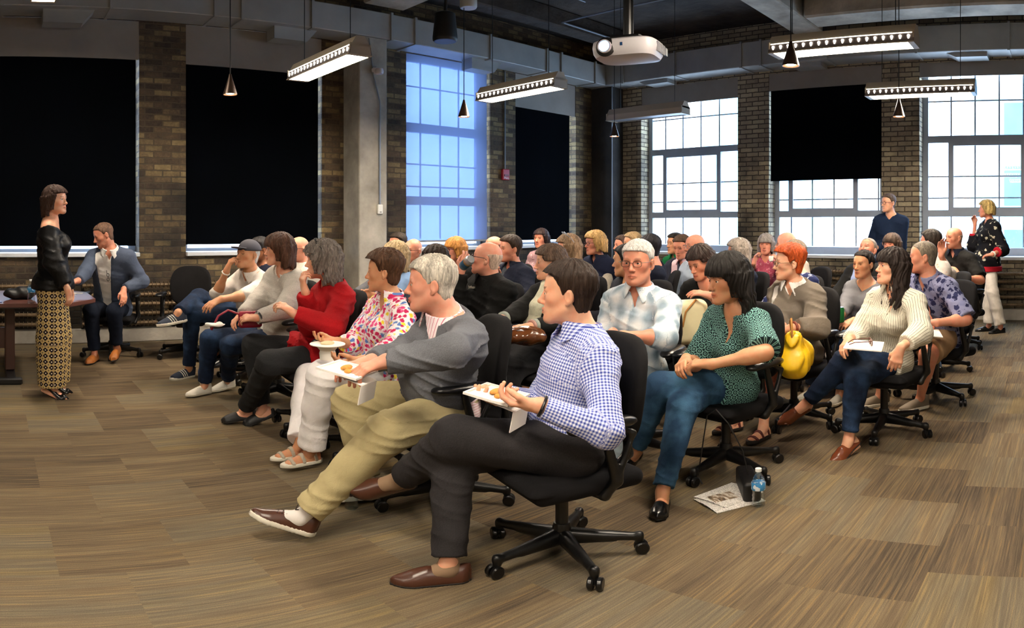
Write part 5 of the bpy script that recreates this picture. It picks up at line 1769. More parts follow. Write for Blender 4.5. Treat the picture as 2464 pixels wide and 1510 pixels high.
# ---------- fourth row and beyond
add('bluefloral', 'man with a shaved head and grey beard in a blue floral shirt and tan shorts',
  'office chair under the man in the blue floral shirt at the right end', .3, pos=(5.35, 1.02), bt=42, ht=2, top=578, hp=2222, hr=5.2, skin='red', heavy=.6, brow=.7, stubble=(.45, (.8, .72, .66)), hair=('buzz', '6f665a', {}),
  tops=[TT(cloth('blue_floral_shirt', '8286a8', 'blotch', [(0, '23264a'), (.5, '2c3158'), (.8, '767ba0')], s=.045), .95, .13, .025, loose=.03, gr=.018, collar=(cloth('blue_floral_shirt', ''), 0))],
  pants=dict(mat=cloth('tan_shorts', '9a7c5c'), shorts=True), shoe='sneaker', shoem=(mat('taupe_sneaker', '6b5f50', .7), SOLEW),
  wR=P(2235, 772, 4.9), eL=Q(2325, 768), wL=Q(2255, 776), dL=(.7, .6, 0), kL=Q(2235, 850), aL=G(2215, 955, .10), tL=(0, 1, 0))
add('greencan', 'smiling woman with dark hair tied back in a grey blouse holding a green can', 'office chair under the woman with the green can', .2,
  pos=(5.5, 1.72), fem=True, bt=58, ht=52, top=601, hp=2078, hr=5.7, skin='tan', brow=.3, hair=('tied', '1d1614', dict(vol=1.2)), tops=[TT(cloth('slate_grey_blouse', '6b6c72'), 1.6, .14, .07, loose=.015)], pants=dict(mat=JEAN), shoe='sneaker', shoem=(mat('grey_canvas', '8a877f', .7), SOLEW),
  wR=P(2022, 768, 5.35), cR=.7, dR=(.0, .9, .35), nR=(-1, 0, 0))
add('bluehawaii', 'grey brown haired person in a navy flowered shirt behind the red haired woman', 'office chair behind the red haired woman', .1,
  pos=(5.5, 2.38), bt=35, ht=-40, top=578, hp=1912, hr=5.95, skin='fair', hair=('short', '6f6256', dict(vol=1.1)), tops=[TT(cloth('navy_flower_shirt', '1e2750', 'leaf', [(0, 'c3c9de'), (.6, '8f9cc6')], s=.05), 1.0, .05, .02, loose=.03)], pants=dict(mat=KHAKI), shoe='loafer', shoem=(BLK, SOLED))
add('greywave', 'woman with wavy grey hair in a navy cardigan', 'office chair under the woman with wavy grey hair', .1,
  pos=(5.75, 3.02), fem=True, bt=25, ht=-2, top=574, hp=1776, hr=6.4, skin='red', hair=('bob', '8a8078', dict(vol=1.25, length=.13)), glasses='8a7a6c', tops=[TT(NAVY, 1.9, .05, .03)], pants=dict(mat=DARKP), shoe='flat', shoem=(BLK, SOLED))
add('whiteshirt', 'balding white haired man with glasses in a pale blue shirt', 'office chair under the balding man in the pale blue shirt', .1,
  pos=(6.0, 3.56), bt=45, ht=30, top=562, hp=1672, hr=6.9, skin='red', glasses='8a8078', heavy=.4, hair=('fringe', 'c6c2bd', {}), tops=[TT(cloth('pale_blue_shirt', 'a9b6c6'), 1.9, .08, .015, collar=(cloth('pale_blue_shirt', ''), 0))], pants=dict(mat=GREYCH), shoe='loafer', shoem=(BLK, SOLED))
add('vest', 'woman with a short blonde bob and glasses in a navy quilted vest', 'office chair under the woman in the quilted vest', .1,
  pos=(5.3, 4.38), fem=True, bt=45, ht=28, top=556, hp=1432, hr=6.8, skin='red', glasses='4a2430', hair=('bob', 'b8935c', dict(vol=1.4, length=.08)), tops=[TT(cloth('cream_knit_top', 'b3ab9c', 'stripe', '4a4a58', s=.008), 1.9, .05, .03, gr=.012), TT(cloth('quilted_navy', '141a30'), 0, .08, .02, name='vest', gr=.034, collar=(NAVY, 0))], pants=dict(mat=DARKP), shoe='flat', shoem=(BLK, SOLED))
add('navyjacket', 'dark haired man in a navy jacket seen half from behind', 'office chair under the dark haired man in the navy jacket', .1,
  pos=(5.55, 3.88), bt=5, ht=-50, top=565, hp=1565, hr=6.5, skin='red', hair=('short', '1e1a20', dict(vol=1.4)), tops=[TT(NAVY, 1.9, .03, .02, gr=.02)], pants=dict(mat=DARKP), shoe='loafer', shoem=(BLK, SOLED))
add('blazer2', 'man in a dark blazer and pink shirt looking down', 'office chair under the man in the dark blazer and pink shirt', .1,
  pos=(6.3, 3.95), bt=55, ht=58, top=565, hp=1641, hr=7.3, pitch=-14, skin='red', hair=('short', '4a3424', dict(vol=1.1)), tops=[TT(cloth('pink_shirt', 'd9b9c0'), 1.0, .09, .015, gr=.01, collar=(cloth('pink_shirt', ''), 0)), TT(cloth('dark_blazer', '2c2e3c'), 1.9, .07, .02, name='blazer', gr=.024, open_=.05)], pants=dict(mat=DARKP), shoe='loafer', shoem=(BLK, SOLED))
add('green', 'dark haired person in a green shirt near the window by the corner', 'office chair under the person in the green shirt', .1,
  pos=(7.1, 4.55), bt=45, ht=38, top=561, hp=1624, hr=8.3, skin='tan', hair=('short', '2a2420', dict(vol=1.2)), tops=[TT(cloth('green_shirt', '0f6b3a'), 1.2, .07, .02, collar=(cloth('green_shirt', ''), 0))], pants=dict(mat=DARKP), shoe='loafer', shoem=(BLK, SOLED))
add('dotshirt', 'dark haired woman in a dusty pink speckled blouse before the narrow black shade', 'office chair under the woman in the speckled blouse', .1,
  pos=(6.1, 5.85), fem=True, bt=60, ht=58, top=550, hp=1302, hr=8.3, skin='red', hair=('bob', '2a1a18', dict(vol=1.0, length=.13)), tops=[TT(cloth('speckled_blouse', '9a7a80', 'leaf', [(0, '5c3c48'), (.5, 'c8b0b0')], s=.03), 1.9, .12, .03)], pants=dict(mat=DARKP), shoe='flat', shoem=(BLK, SOLED))
add('baldtop', 'bald man mostly hidden behind the drinking man', 'office chair under the bald man hidden by the drinking man', .1,
  pos=(5.35, 5.75), bt=35, ht=25, top=567, hp=1188, hr=7.75, skin='red', hair=('fringe', '5a4a40', {}), tops=[TT(GSW, 1.9, .06, .02)], pants=dict(mat=DARKP), shoe='loafer', shoem=(BLK, SOLED))
add('lavender', 'brown haired man in a lavender shirt before the dark corner column', 'office chair under the man in the lavender shirt', .1,
  pos=(6.9, 5.25), bt=30, ht=20, top=566, hp=1498, hr=8.5, skin='red', hair=('short', '4a3830', dict(vol=1.1)), tops=[TT(cloth('lavender_shirt', '9c93b4'), 1.9, .06, .02)], pants=dict(mat=DARKP), shoe='loafer', shoem=(BLK, SOLED))
add('blondback', 'light haired man in a white shirt before the dark corner column', 'office chair under the light haired man in white', .1,
  pos=(6.6, 4.8), bt=40, ht=10, top=559, hp=1522, hr=8.0, skin='warm', hair=('short', 'a08560', dict(vol=1.2)), tops=[TT(WHITE, 1.9, .06, .02)], pants=dict(mat=GREYCH), shoe='loafer', shoem=(BLK, SOLED), wR=P(1482, 640, 7.8), dR=(0, 0, 1))
add('pinkprint', 'grey haired woman in a pink printed blouse with her hands at her mouth', 'office chair under the woman in the pink printed blouse', .1,
  pos=(7.25, 3.40), fem=True, bt=72, ht=78, top=563, hp=1843, hr=7.9, skin='red', hair=('bangs', '8c8480', dict(vol=1.2, length=.13)), tops=[TT(cloth('pink_print', 'a84a60', 'leaf', [(0, 'e0c0c4'), (.6, '5a3050')], s=.022), 1.3, .08, .03)], pants=dict(mat=DARKP), shoe='flat', shoem=(BLK, SOLED),
  wR=P(1812, 632, 7.2), dR=(-.2, -.1, 1), cR=.8, wL=P(1868, 640, 7.1), dL=(.2, -.1, 1), cL=.8)
add('baldpink', 'large bald man beside the woman in the pink printed blouse', 'blue office chair under the large bald man', .1,
  pos=(6.75, 2.75), bt=30, ht=-5, top=557, hp=1892, hr=7.2, skin='pink', heavy=.5, hair=('fringe', '9a7a66', {}), tops=[TT(cloth('sand_shirt', 'a39c92'), 1.0, .05, .02)], pants=dict(mat=DARKP), shoe='loafer', shoem=(BLK, SOLED))
add('leanback', 'man with close cropped hair leaning back in a black jacket and blue jeans', 'office chair under the man leaning back', .1,
  pos=(6.35, 1.98), bt=55, ht=60, top=570, hp=2088, hr=6.75, pitch=22, skin='red', hair=('buzz', '8a7c70', {}), tops=[TT(cloth('blue_grey_tee', '8a98c0'), .5, .05, .03, gr=.012), TT(BLACK, 1.9, .06, .03, name='jacket', gr=.028, open_=.09)], pants=dict(mat=JEAN2), shoe='sneaker', shoem=(BLK, SOLEW), kR=(.22, .42, .62), aR=(-.1, .5, .48))
add('brownbangs', 'woman with brown hair and a fringe seated before the standing man', 'office chair under the woman with the brown fringe', .1,
  pos=(7.3, 1.85), fem=True, bt=60, ht=55, top=562, hp=2146, hr=7.5, skin='red', hair=('bangs', '4a3a30', dict(vol=1.2, length=.14)), tops=[TT(cloth('grey_blue_top', '6a7488'), 1.9, .08, .03)], pants=dict(mat=DARKP), shoe='flat', shoem=(BLK, SOLED))
add('whiteback', 'dark haired man in a pale printed shirt behind the blue floral shirt', 'office chair under the man in the pale printed shirt', .1,
  pos=(6.45, 1.22), bt=20, ht=-28, top=552, hp=2240, hr=6.7, skin='red', hair=('short', '2f2822', dict(vol=1.1)), tops=[TT(cloth('pale_print_shirt', 'd6ccc4', 'leaf', [(0, 'd8a890'), (.5, 'a8b0c0')], s=.04), 1.2, .05, .02, loose=.02, collar=(WHITE, 0))], pants=dict(mat=GREYCH), shoe='loafer', shoem=(BLK, SOLED), wR=P(2265, 615, 6.5), dR=(0, 0, 1))
add('mustache', 'bald man with a white moustache in a black polo shirt and khaki trousers', 'office chair at the far right under the man with the moustache', .4,
  pos=(7.75, 1.22), bt=50, ht=38, top=545, hp=2296, hr=7.75, skin='red', heavy=.5, stubble=(.0, (1, 1, 1)), hair=('fringe', 'a88f80', {}), tops=[TT(BLACK, .85, .11, .02, gr=.02, loose=.03, name='polo_shirt', collar=(NAVY, 0))], pants=dict(mat=KHAKI), shoe='loafer', shoem=(BLK, SOLED),
  wR=P(2310, 662, 7.4), wL=P(2325, 668, 7.35))

# ---------- standing people and the man at the table
add('speaker', 'standing woman in a black off-the-shoulder blouse and patterned wide trousers facing the audience', stand=True, fem=True, s=.97, pos=(.50, 5.55), az=100, look=128, top=447, hp=133, hr=5.62, pitch=4, skin='fair', brow=.35,
  hipz=.93, hair=('bob', '3a241a', dict(vol=1.15, length=.125)), tops=[TT(cloth('black_silk', '0e0e10', rough=.45), 1.85, 0, .17, name='blouse', gr=.020, loose=.035, hem=-.03, fold=.006, yoke=.085)],
  pants=dict(mat=cloth('patterned_trousers', 'b89f6c', 'grid', '1c0f14', 'e6dccb', s=.048), ankle=.115, len=1.0, gr=.02, knee=.045, fold=.003), shoe='heel', shoem=(BLK, BLK),
  wR=P(168, 712, 5.30), wL=P(172, 705, 5.55), hR=(.6, -.8, 0), hL=(-.6, -.9, 0), dR=(-.25, .2, -1), dL=(.1, .2, -1), cR=.5, cL=.5,
  aR=(.09, .0, .105), aL=(-.09, .02, .105), kR=(.09, .0, .50), kL=(-.09, .02, .50), tR=(.12, .8, -.32), tL=(-.1, .8, -.32))
add('tableman', 'man in a blue grey blazer and white shirt sitting against the wall at the table', 'office chair under the man in the blazer', .2,
  pos=(1.28, 7.22), bt=78, ht=12, top=535, hp=250, hr=6.95, pitch=-20, skin='red', brow=.5, stubble=(.35, (.55, .4, .3)), hair=('short', '6b5040', dict(vol=.5)),
  tops=[TT(WHITE, 1.0, .11, .015, gr=.012, collar=(WHITE, 0)), TT(cloth('blue_grey_blazer', '4a5468', 'knit'), 1.93, .12, .03, name='blazer', gr=.026, open_=.085, hem=-.06)],
  pants=dict(mat=cloth('navy_trousers', '101828')), shoe='loafer', shoem=(TAN, SOLED), eR=Q(205, 655), wR=Q(188, 675), dR=(.9, .4, -.2), wL=P(298, 695, 6.9), dL=(-.1, .5, -.8), cL=.3,
  kR=(.12, .42, .55), kL=(-.12, .42, .55), aR=(.10, .36, .10), aL=(-.12, .30, .17), tL=(.05, 1, -.25))
add('standman', 'man in a dark blue jumper standing with folded arms beside the half shaded window', stand=True, pos=(9.28, 2.42), bt=70, ht=42, top=466, hp=2138, hr=9.3, skin='fair', s=1.0, hair=('short', '5a4a40', dict(vol=.9)), glasses='5a4a40',
  tops=[TT(cloth('dark_blue_jumper', '16253f', 'knit'), 1.9, .04, .02, gr=.02, hem=-.1, name='jumper')], pants=dict(mat=JEAN), shoe='loafer', shoem=(BLK, SOLED),
  eR=(.24, .12, 1.12), wR=(-.06, .31, 1.17), eL=(-.24, .12, 1.12), wL=(.06, .34, 1.12), dR=(-1, .1, .1), dL=(1, .1, 0), cR=.2, cL=.2)
add('blonde', 'standing blonde woman in a black flowered blouse and white trousers by the window', stand=True, fem=True, s=.98, pos=(9.1, 1.02), bt=25, ht=0, top=481, hp=2374, hr=9.15, skin='red', hair=('bob', 'a88f58', dict(vol=1.1, length=.07)),
  hipz=.95, tops=[TT(cloth('black_flower_blouse', '101016', 'leaf', [(0, 'c9c4ae'), (.45, '101016')], s=.075), 1.5, .13, .04, loose=.05, gr=.02, hem=-.12, name='blouse')], pants=dict(mat=cloth('cream_trousers', 'd6cfc6'), ankle=.075), shoe='loafer', shoem=(BLK, SOLED),
  eR=Q(2342, 590), wR=Q(2346, 540), dR=(0, .2, 1), cR=.8, eL=Q(2412, 600), wL=Q(2388, 612), dL=(.8, .8, -.1), cL=.5,
  aR=G(2380, 782, .08), aL=G(2408, 786, .08), kR=Q(2378, 700), kL=Q(2388, 702))
# the empty chair between the wall and the audience
place_chair(2.05, 7.0, radians(150), 'empty black office chair between the man in the blazer and the man in the cap', .5)
# ================================================================== worn things
def capsule_obj(name, prims, h, m, parent, key=None, mods=()):
    kw = PP[key]['kw'] if key else dict(parent=None, loc=(0, 0, 0), rz=0)
    v, q = surface(U(prims, *mods), h)
    kw = dict(kw); kw['parent'] = parent
    return mesh_obj(name, [(v, q, {'pat': v * 1.0})], m, **kw)
def hp_(k, v):
    t = PP[k]; return t['C'] + (A3(v) * t['hs']) @ t['hR']
# baseball cap
t = PP['cap']
M_cap = mat('grey_cap_cloth', '3c3c46', .85, bump=(60, .2, .002))
dome = Ell(hp_('cap', (0, -.012, .045)), A3((.090, .110, .096)) * t['hs'], t['hR'])
capo = capsule_obj('baseball_cap', [dome], .007, M_cap, t['body'], 'cap', [lambda p, d: np.maximum(d, -((p - hp_('cap', (0, 0, .040))) @ t['hR'][2] + .12 * ((p - t['C']) @ t['hR'][1])))])
brim = [Ell(hp_('cap', (0, .105, .052)), A3((.072, .075, .009)) * t['hs'], t['hR'])]
capsule_obj('brim', brim, .006, M_cap, capo, 'cap')
b_ = MB()
b_.tube([(.075, .03, .075), (.077, .025, .085), (.075, .02, .078)], .003, 6)
t['hbox']('badge', SOLEW, b_, capo)
# glasses pushed up on the head
for k in ('red', 'sunglasses'):
    t = PP[k]; gl = MB()
    for sg in (-1, 1):
        gl.tube([(sg * .034 + .026 * cos(a), .035 + .012 * sin(a), .128 + (.014 if k == 'red' else .010) + .014 * sin(a)) for a in [2 * pi * i / 20 for i in range(21)]], .0035, 6, cap=False)
        gl.tube([(sg * .060, .035, .13), (sg * .092, .0, .10), (sg * .098, -.03, .06)], .0035, 6)
    t['hbox']('glasses', mat('dark_glasses_frame', '141414', .3) if k == 'red' else mat('silver_frame', 'c9c9cc', .2, .6), gl)
# scarf
t = PP['scarf']; nc, ax, sf, sr = t['nc'], t['axis'], t['sf'], t['srt']
pr = []
for i in range(10):
    a = 2 * pi * i / 10; b = 2 * pi * (i + 1) / 10
    f_ = lambda q: nc + (sr * cos(q) * .075 + sf * (sin(q) * .075 + .01)) + ax * (.035 - .03 * sin(q))
    pr.append(Cap(f_(a), f_(b), .024, .026, .02))
for dx in (-.035, .02):
    pr += [Cap(nc + sf * .09 + sr * dx, nc + sf * .15 + sr * (dx - .01) - ax * .13, .030, .034, .03), Cap(nc + sf * .15 + sr * (dx - .01) - ax * .13, nc + sf * .17 + sr * dx - ax * .25, .034, .030, .03)]
capsule_obj('scarf', pr, .009, mat('pale_green_cream_scarf', 'c8c6ae', .9, bump=(25, .8, .02), vary=(20, .15)), t['body'], 'scarf')
for s_ in 'RL':
    E_, W_ = t['armc'][s_][1][0], t['armc'][s_][1][1]
    capsule_obj('cuff', [Cut(Lerp(E_, W_, .78), Lerp(E_, W_, .96), .044, .044)], .008, cloth('pale_grey_cuff', '8f958c'), t['body'], 'scarf')
# navy cardigan over the shoulders of the floral blouse
t = PP['floral']; at = t['at']
pr = [Cap(t['sh']['L'] - t['sf'] * .045 + t['axis'] * .02, t['sh']['R'] - t['sf'] * .045 + t['axis'] * .02, .055, .055, .05),
      Cap(t['sh']['L'] - t['sf'] * .03 + t['axis'] * .02, t['sh']['L'] - t['sf'] * .075 - t['axis'] * .34, .062, .055, .05), Cap(at(.9, -.08), at(.3, -.12), .10, .09, .05),
      Cap(t['sh']['R'] - t['sf'] * .03, t['sh']['R'] - t['sf'] * .075 - t['axis'] * .34, .06, .055, .05)]
capsule_obj('draped_cardigan', pr, .009, NAVY, t['body'], 'floral')
# red hem of the standing blonde's blouse, wrist watches, bracelets
t = PP['blonde']
def wristband(k, side, m, name, w=.010, r=.033, f=.93):
    t = PP[k]; E_, W_ = t['armc'][side][1][0], t['armc'][side][1][1]
    a = Lerp(E_, W_, f); d = nrm(W_ - E_); F_ = frame(d)
    mb = MB()
    ring = [a - A3(t['base']) + (F_[0] * cos(q) * r + F_[1] * sin(q) * r) for q in [2 * pi * i / 18 for i in range(19)]]
    mb.tube(ring, w, 8, cap=False)
    rz = t['rz']; Rb = np.array([[cos(-rz), -sin(-rz), 0], [sin(-rz), cos(-rz), 0], [0, 0, 1]])
    mb.v = [v @ Rb.T for v in mb.v]
    return mb.build(name, m, t['body'], smooth=True)
wristband('cardigan', 'L', M_pb, 'wrist_watch', .009, .040)
wristband('check', 'L', M_pb, 'wrist_watch', .006, .036, .97)
wristband('cap', 'R', mat('white_band', 'e0dcd4', .5), 'bracelet', .006, .032)
wristband('blonde', 'L', mat('white_band', 'e0dcd4', .5), 'wrist_watch', .011, .032)
wristband('redhair', 'L', mat('rust_beads', '7a3422', .4), 'bracelet', .008, .034)
wristband('scarf', 'L', mat('pink_watch', 'b08478', .4), 'wrist_watch', .010, .034, 1.0)
wristband('mustache', 'L', M_pb, 'wrist_watch', .009, .036)
t = PP['blonde']
pr = [Tor([(t['H'] - A3((0, 0, .065)), .252, .205), (t['H'] - A3((0, 0, .130)), .252, .205)], t['rt'], .02)]
capsule_obj('red_hem', pr, .012, cloth('red_hem', 'b0182a'), t['body'], 'blonde', [lambda p, d: np.maximum(d, np.abs(p[:, 2] - t['H'][2] + .105) - .035)])
for s_ in 'RL':
    E_, W_ = PP['blonde']['armc'][s_][1][0], PP['blonde']['armc'][s_][1][1]
    capsule_obj('red_cuff', [Cut(Lerp(E_, W_, .42), Lerp(E_, W_, .56), .066, .066)], .009, cloth('red_hem', ''), PP['blonde']['body'], 'blonde')
capsule_obj('moustache', [Cap(hp_('mustache', (-.026, .088, -.056)), hp_('mustache', (0, .103, -.050)), .007, .009, .01), Cap(hp_('mustache', (.026, .088, -.056)), hp_('mustache', (0, .103, -.050)), .007, .009, .01)], .004, hair_mat('dcd6cc'), PP['mustache']['body'], 'mustache')
# white stripes on the navy sneakers and on the polo collar
t = PP['cap']
for s_ in 'RL':
    An, tf, fu = t['foot'][s_]; fcl, O, B = foot_class(An, tf, fu, 'sneaker', 1.03, .006)
    def strp(p, d, O=O, B=B): 
        q = (p - O) @ B.T
        k = np.minimum(np.minimum(np.abs(q[:, 1] - .045 - q[:, 2] * .5), np.abs(q[:, 1] - .068 - q[:, 2] * .5)), np.abs(q[:, 1] - .022 - q[:, 2] * .5)) - .005
        return np.maximum(np.maximum(d, k), .022 - q[:, 2])
    class W_:
        k = .01
        def bb(s, f=fcl): return f.bb()
        def __call__(s, p, f=fcl): return f(p)
    capsule_obj('shoe_stripes', [W_()], .005, SOLEW, t['body'], 'cap', [strp])
# buttons down shirt fronts
def buttons(k, m, ts, off=0.0, gr=.0):
    t = PP[k]
    for u in ts:
        H_, d = t['at'](u, 0), t['sf']
        # walk out to the cloth
        o = H_ + d * (.142 + gr)
        mb = MB().lathe([(.0, -.002), (.0065, -.002), (.0065, .002), (.0, .003)], n=12)
        Fm = frame(d)
        rz = t['rz']; Rb = np.array([[cos(-rz), -sin(-rz), 0], [sin(-rz), cos(-rz), 0], [0, 0, 1]])
        mb.v = [(v @ Fm + o - A3(t['base'])) @ Rb.T for v in mb.v]
        mb.build('button', m, t['body'])
# lettering on the black sweatshirt
t = PP['can']
fc = bpy.data.curves.new('sweatshirt_lettering', 'FONT'); fc.body = 'Johannesburg'; fc.size = .027; fc.extrude = .002; fc.align_x = 'CENTER'; fc.offset = .0008
fo = text_mesh('sweatshirt_lettering', fc, SOLEW)
o = t['at'](.72, .165); o = P(1147, 694, np.linalg.norm(o[:2]))
zz_ = nrm(t['sf'] * .8 + nrm(-A3((o[0], o[1], 0))) * .5); yy_ = nrm(A3((0, 0, 1)) - zz_ * zz_[2]); xx = np.cross(yy_, zz_)
Mw = Matrix((Vector(xx), Vector(yy_), Vector(zz_))).transposed().to_4x4(); Mw.translation = Vector(o)
rot = Matrix.Translation(Vector(t['base'])) @ Matrix.Rotation(t['rz'], 4, 'Z')
fo.parent = t['body']; fo.matrix_local = rot.inverted() @ Mw
# eyeglasses hanging from the shirt of the man in the blazer
t = PP['tableman']; o = t['at'](.74, .15)
def place_local(t, mb, o, X, Y, Z):
    Rm = np.array([X, Y, Z]); rz = t['rz']; Rb = np.array([[cos(-rz), -sin(-rz), 0], [sin(-rz), cos(-rz), 0], [0, 0, 1]])
    mb.v = [(v @ Rm + o - A3(t['base'])) @ Rb.T for v in mb.v]
mb = MB()
for dz in (0, -.055): mb.tube([(.012 * cos(a), 0, dz + .022 * sin(a)) for a in [2 * pi * i / 16 for i in range(17)]], .003, 6, cap=False)
mb.tube([(.01, 0, .02), (.014, .0, .06)], .003, 6)
place_local(t, mb, o, t['srt'], t['sf'], t['axis'])
mb.build('hanging_glasses', M_pb, t['body'])

# ================================================================== carried things
M_paper = mat('white_paper', 'e9e6e0', .7)
M_bread = mat('toasted_bread', 'c98a3c', .8, bump=(60, .5, .004), vary=(40, .3))
def thing_at(name, loc, rz=0, **k): return empty(name, tuple(float(x) for x in loc), rz, **k)
# two square paper plates with food and napkins
def plate(loc, rz, label, tilt=.15):
    r = thing_at('paper_plate', loc, rz, label=label, cat='plate'); r.rotation_euler = (tilt, 0, rz)
    MB().box(-.085, .085, -.085, .085, 0, .006, .002).box(-.092, .092, -.092, -.084, .003, .012).box(-.092, .092, .084, .092, .003, .012).box(-.092, -.084, -.084, .084, .003, .012).box(.084, .092, -.084, .084, .003, .012).build('plate', M_paper, r)
    sdf_obj('food', U([Ell((.01, .01, .013), (.04, .018, .009), None, .005), Ell((-.03, -.02, .012), (.02, .015, .008), None, .005), Ell((.02, -.03, .012), (.03, .01, .007), None, .005)]), .005, M_bread, r, local=False)
    n = MB()
    v = [(-.06, -.10, -.02), (.06, -.105, -.02), (.065, -.10, -.10), (-.055, -.095, -.105), (-.06, .05, -.004), (.06, .05, -.004)]
    n.add(v + [(a, b - .003, c - .002) for a, b, c in v], [(0, 1, 2, 3), (9, 8, 7, 6), (0, 4, 5, 1), (7, 11, 10, 6), (0, 6, 9, 3), (1, 2, 8, 7), (3, 9, 8, 2), (0, 6, 10, 4), (1, 5, 11, 7), (4, 10, 11, 5)])
    n.build('napkin', mat('white_napkin', 'f0ece6', .9), r)
    return r
plate(P(835, 893, 2.72), radians(30), 'white paper plate with a napkin held by the man in the grey sweater')
plate(P(1195, 952, 2.50), radians(20), 'white paper plate with food held by the man in the checked shirt')
# folded white cup-like plate of the floral woman
r = thing_at('paper_bowl', P(788, 862, 3.62), 0, label='flared white paper bowl held by the woman in the floral blouse', cat='bowl')
MB().lathe([(.0, -.005), (.040, -.005), (.044, .03), (.040, .045), (.060, .07), (.095, .078), (.095, .082), (.0, .078)], n=28).build('bowl', M_paper, r, smooth=True)
sdf_obj('food', U([Ell((.0, .0, .085), (.04, .03, .012), None, .01)]), .006, mat('cream_dip', 'dcc9a0', .8), r, local=False)

def can(loc, rot, m, label):
    r = thing_at('drink_can', loc, 0, label=label, cat='can'); r.rotation_euler = rot
    MB().lathe([(.0, -.06), (.024, -.06), (.032, -.053), (.033, .045), (.026, .058), (.0, .057)], n=24).build('can_body', m, r, smooth=True)
    MB().lathe([(.0, .057), (.026, .058), (.027, .061), (.0, .0605)], n=24).build('lid', mat('aluminium', 'b8babd', .25, .9), r, smooth=True)
ct = NT('blue_silver_can', .3, .5); ct.color(ct.ramp(ct.math('MULTIPLY', ct.math('ADD', ct.sep(ct.obj())[2], .06), 8.0), [(.0, '9aa2a8'), (.3, '3c6a8c'), (.55, '3c6a8c'), (.6, 'b98c3a'), (.8, 'b5b9bc')]))
can(P(1123, 632, 4.55), (radians(60), radians(20), radians(-20)), ct.m, 'blue and silver drink can held to the mouth of the man in black')
can(P(2022, 757, 5.28), (0, 0, 0), mat('green_can', '1f7a3c', .3, .4), 'green drink can held by the woman in the grey blouse')
can(P(868, 722, 5.2), (0, 0, 0), mat('green_label_can', '4a8a5a', .3, .4), 'green can held behind the woman in the floral blouse')

# bags
r = thing_at('handbag', P(1917, 850, 3.95), radians(10), label='large slouchy bright yellow handbag in front of the woman in the taupe jacket', cat='bag')
M_yel = mat('yellow_leather', 'e0b412', .4, bump=(7, .6, .03), vary=(5, .12))
def yb(p, d): return d + .007 * np.sin(np.arctan2(p[:, 0] + .085, p[:, 2] - .16) * 16 + 2 * np.sin(p[:, 2] * 20))
sdf_obj('bag_body', U([RBox((.0, 0, -.045), (.150, .075, .080), .055), Cap((-.115, 0, -.06), (-.085, 0, .105), .055, .032, .05), Cap((-.085, 0, .105), (.095, 0, .025), .030, .05, .06)], yb), .008, M_yel, r, local=False)
MB().tube([(-.12, 0, .10), (-.125, 0, .17), (-.10, .01, .22), (-.08, .02, .20), (-.07, .01, .12)], .007, 8).build('strap', mat('tan_strap', 'b07a3a', .5), r, smooth=True)
r = thing_at('handbag', P(1648, 775, 4.45), radians(-30), label='stiff cream handbag with a thin strap on the lap of the woman looking down', cat='bag')
M_crm = mat('cream_leather', 'd9cfa8', .45, vary=(4, .08))
sdf_obj('bag_body', U([RBox((0, 0, 0), (.16, .06, .15), .055)]), .01, M_crm, r, local=False)
MB().tube([(-.05, -.064, -.02), (-.03, -.068, .08), (.02, -.066, .13), (.06, -.04, .15)], .006, 8).build('strap', mat('tan_strap', 'b07a3a', .5), r, smooth=True)
r = thing_at('handbag', P(1255, 805, 4.02), radians(-10), label='glossy brown leather handbag on the lap of the woman with the pale scarf', cat='bag')
sdf_obj('bag_body', U([Ell((-.02, 0, 0), (.14, .10, .045), None, .05), Ell((.07, 0, -.02), (.09, .09, .045), None, .05)], lambda p, d: d + .004 * np.sin(p[:, 0] * 60 + 3 * np.sin(p[:, 1] * 30))), .007, mat('glossy_brown_leather', '5a3218', .2, bump=(20, .4, .01)), r, local=False)
MB().tube([(-.12, -.03, .03), (-.05, -.06, .05), (.05, -.06, .035), (.12, -.03, .0)], .006, 8).build('strap', mat('glossy_brown_leather', ''), r, smooth=True)
r = thing_at('handbag', P(592, 768, 4.85), radians(-10), label='small crimson handbag on the lap of the woman in the grey cardigan', cat='bag')
sdf_obj('bag_body', U([RBox((.03, 0, 0), (.085, .03, .06), .02)]), .007, mat('crimson_leather', '8e1430', .4), r, local=False)
MB().tube([(-.05, 0, .04), (-.13, 0, .07), (-.20, .0, .03), (-.25, .0, -.07)], .008, 8).build('strap', mat('crimson_leather', ''), r, smooth=True)
r = thing_at('paper_napkin', P(520, 780, 4.75), radians(15), label='crumpled white napkin on the knee of the woman in the grey cardigan', cat='napkin')
sdf_obj('napkin', U([RBox((0, 0, 0), (.06, .045, .008), .006)], lambda p, d: d + .006 * np.sin(p[:, 0] * 50 + p[:, 1] * 40)), .006, M_paper, r, local=False)

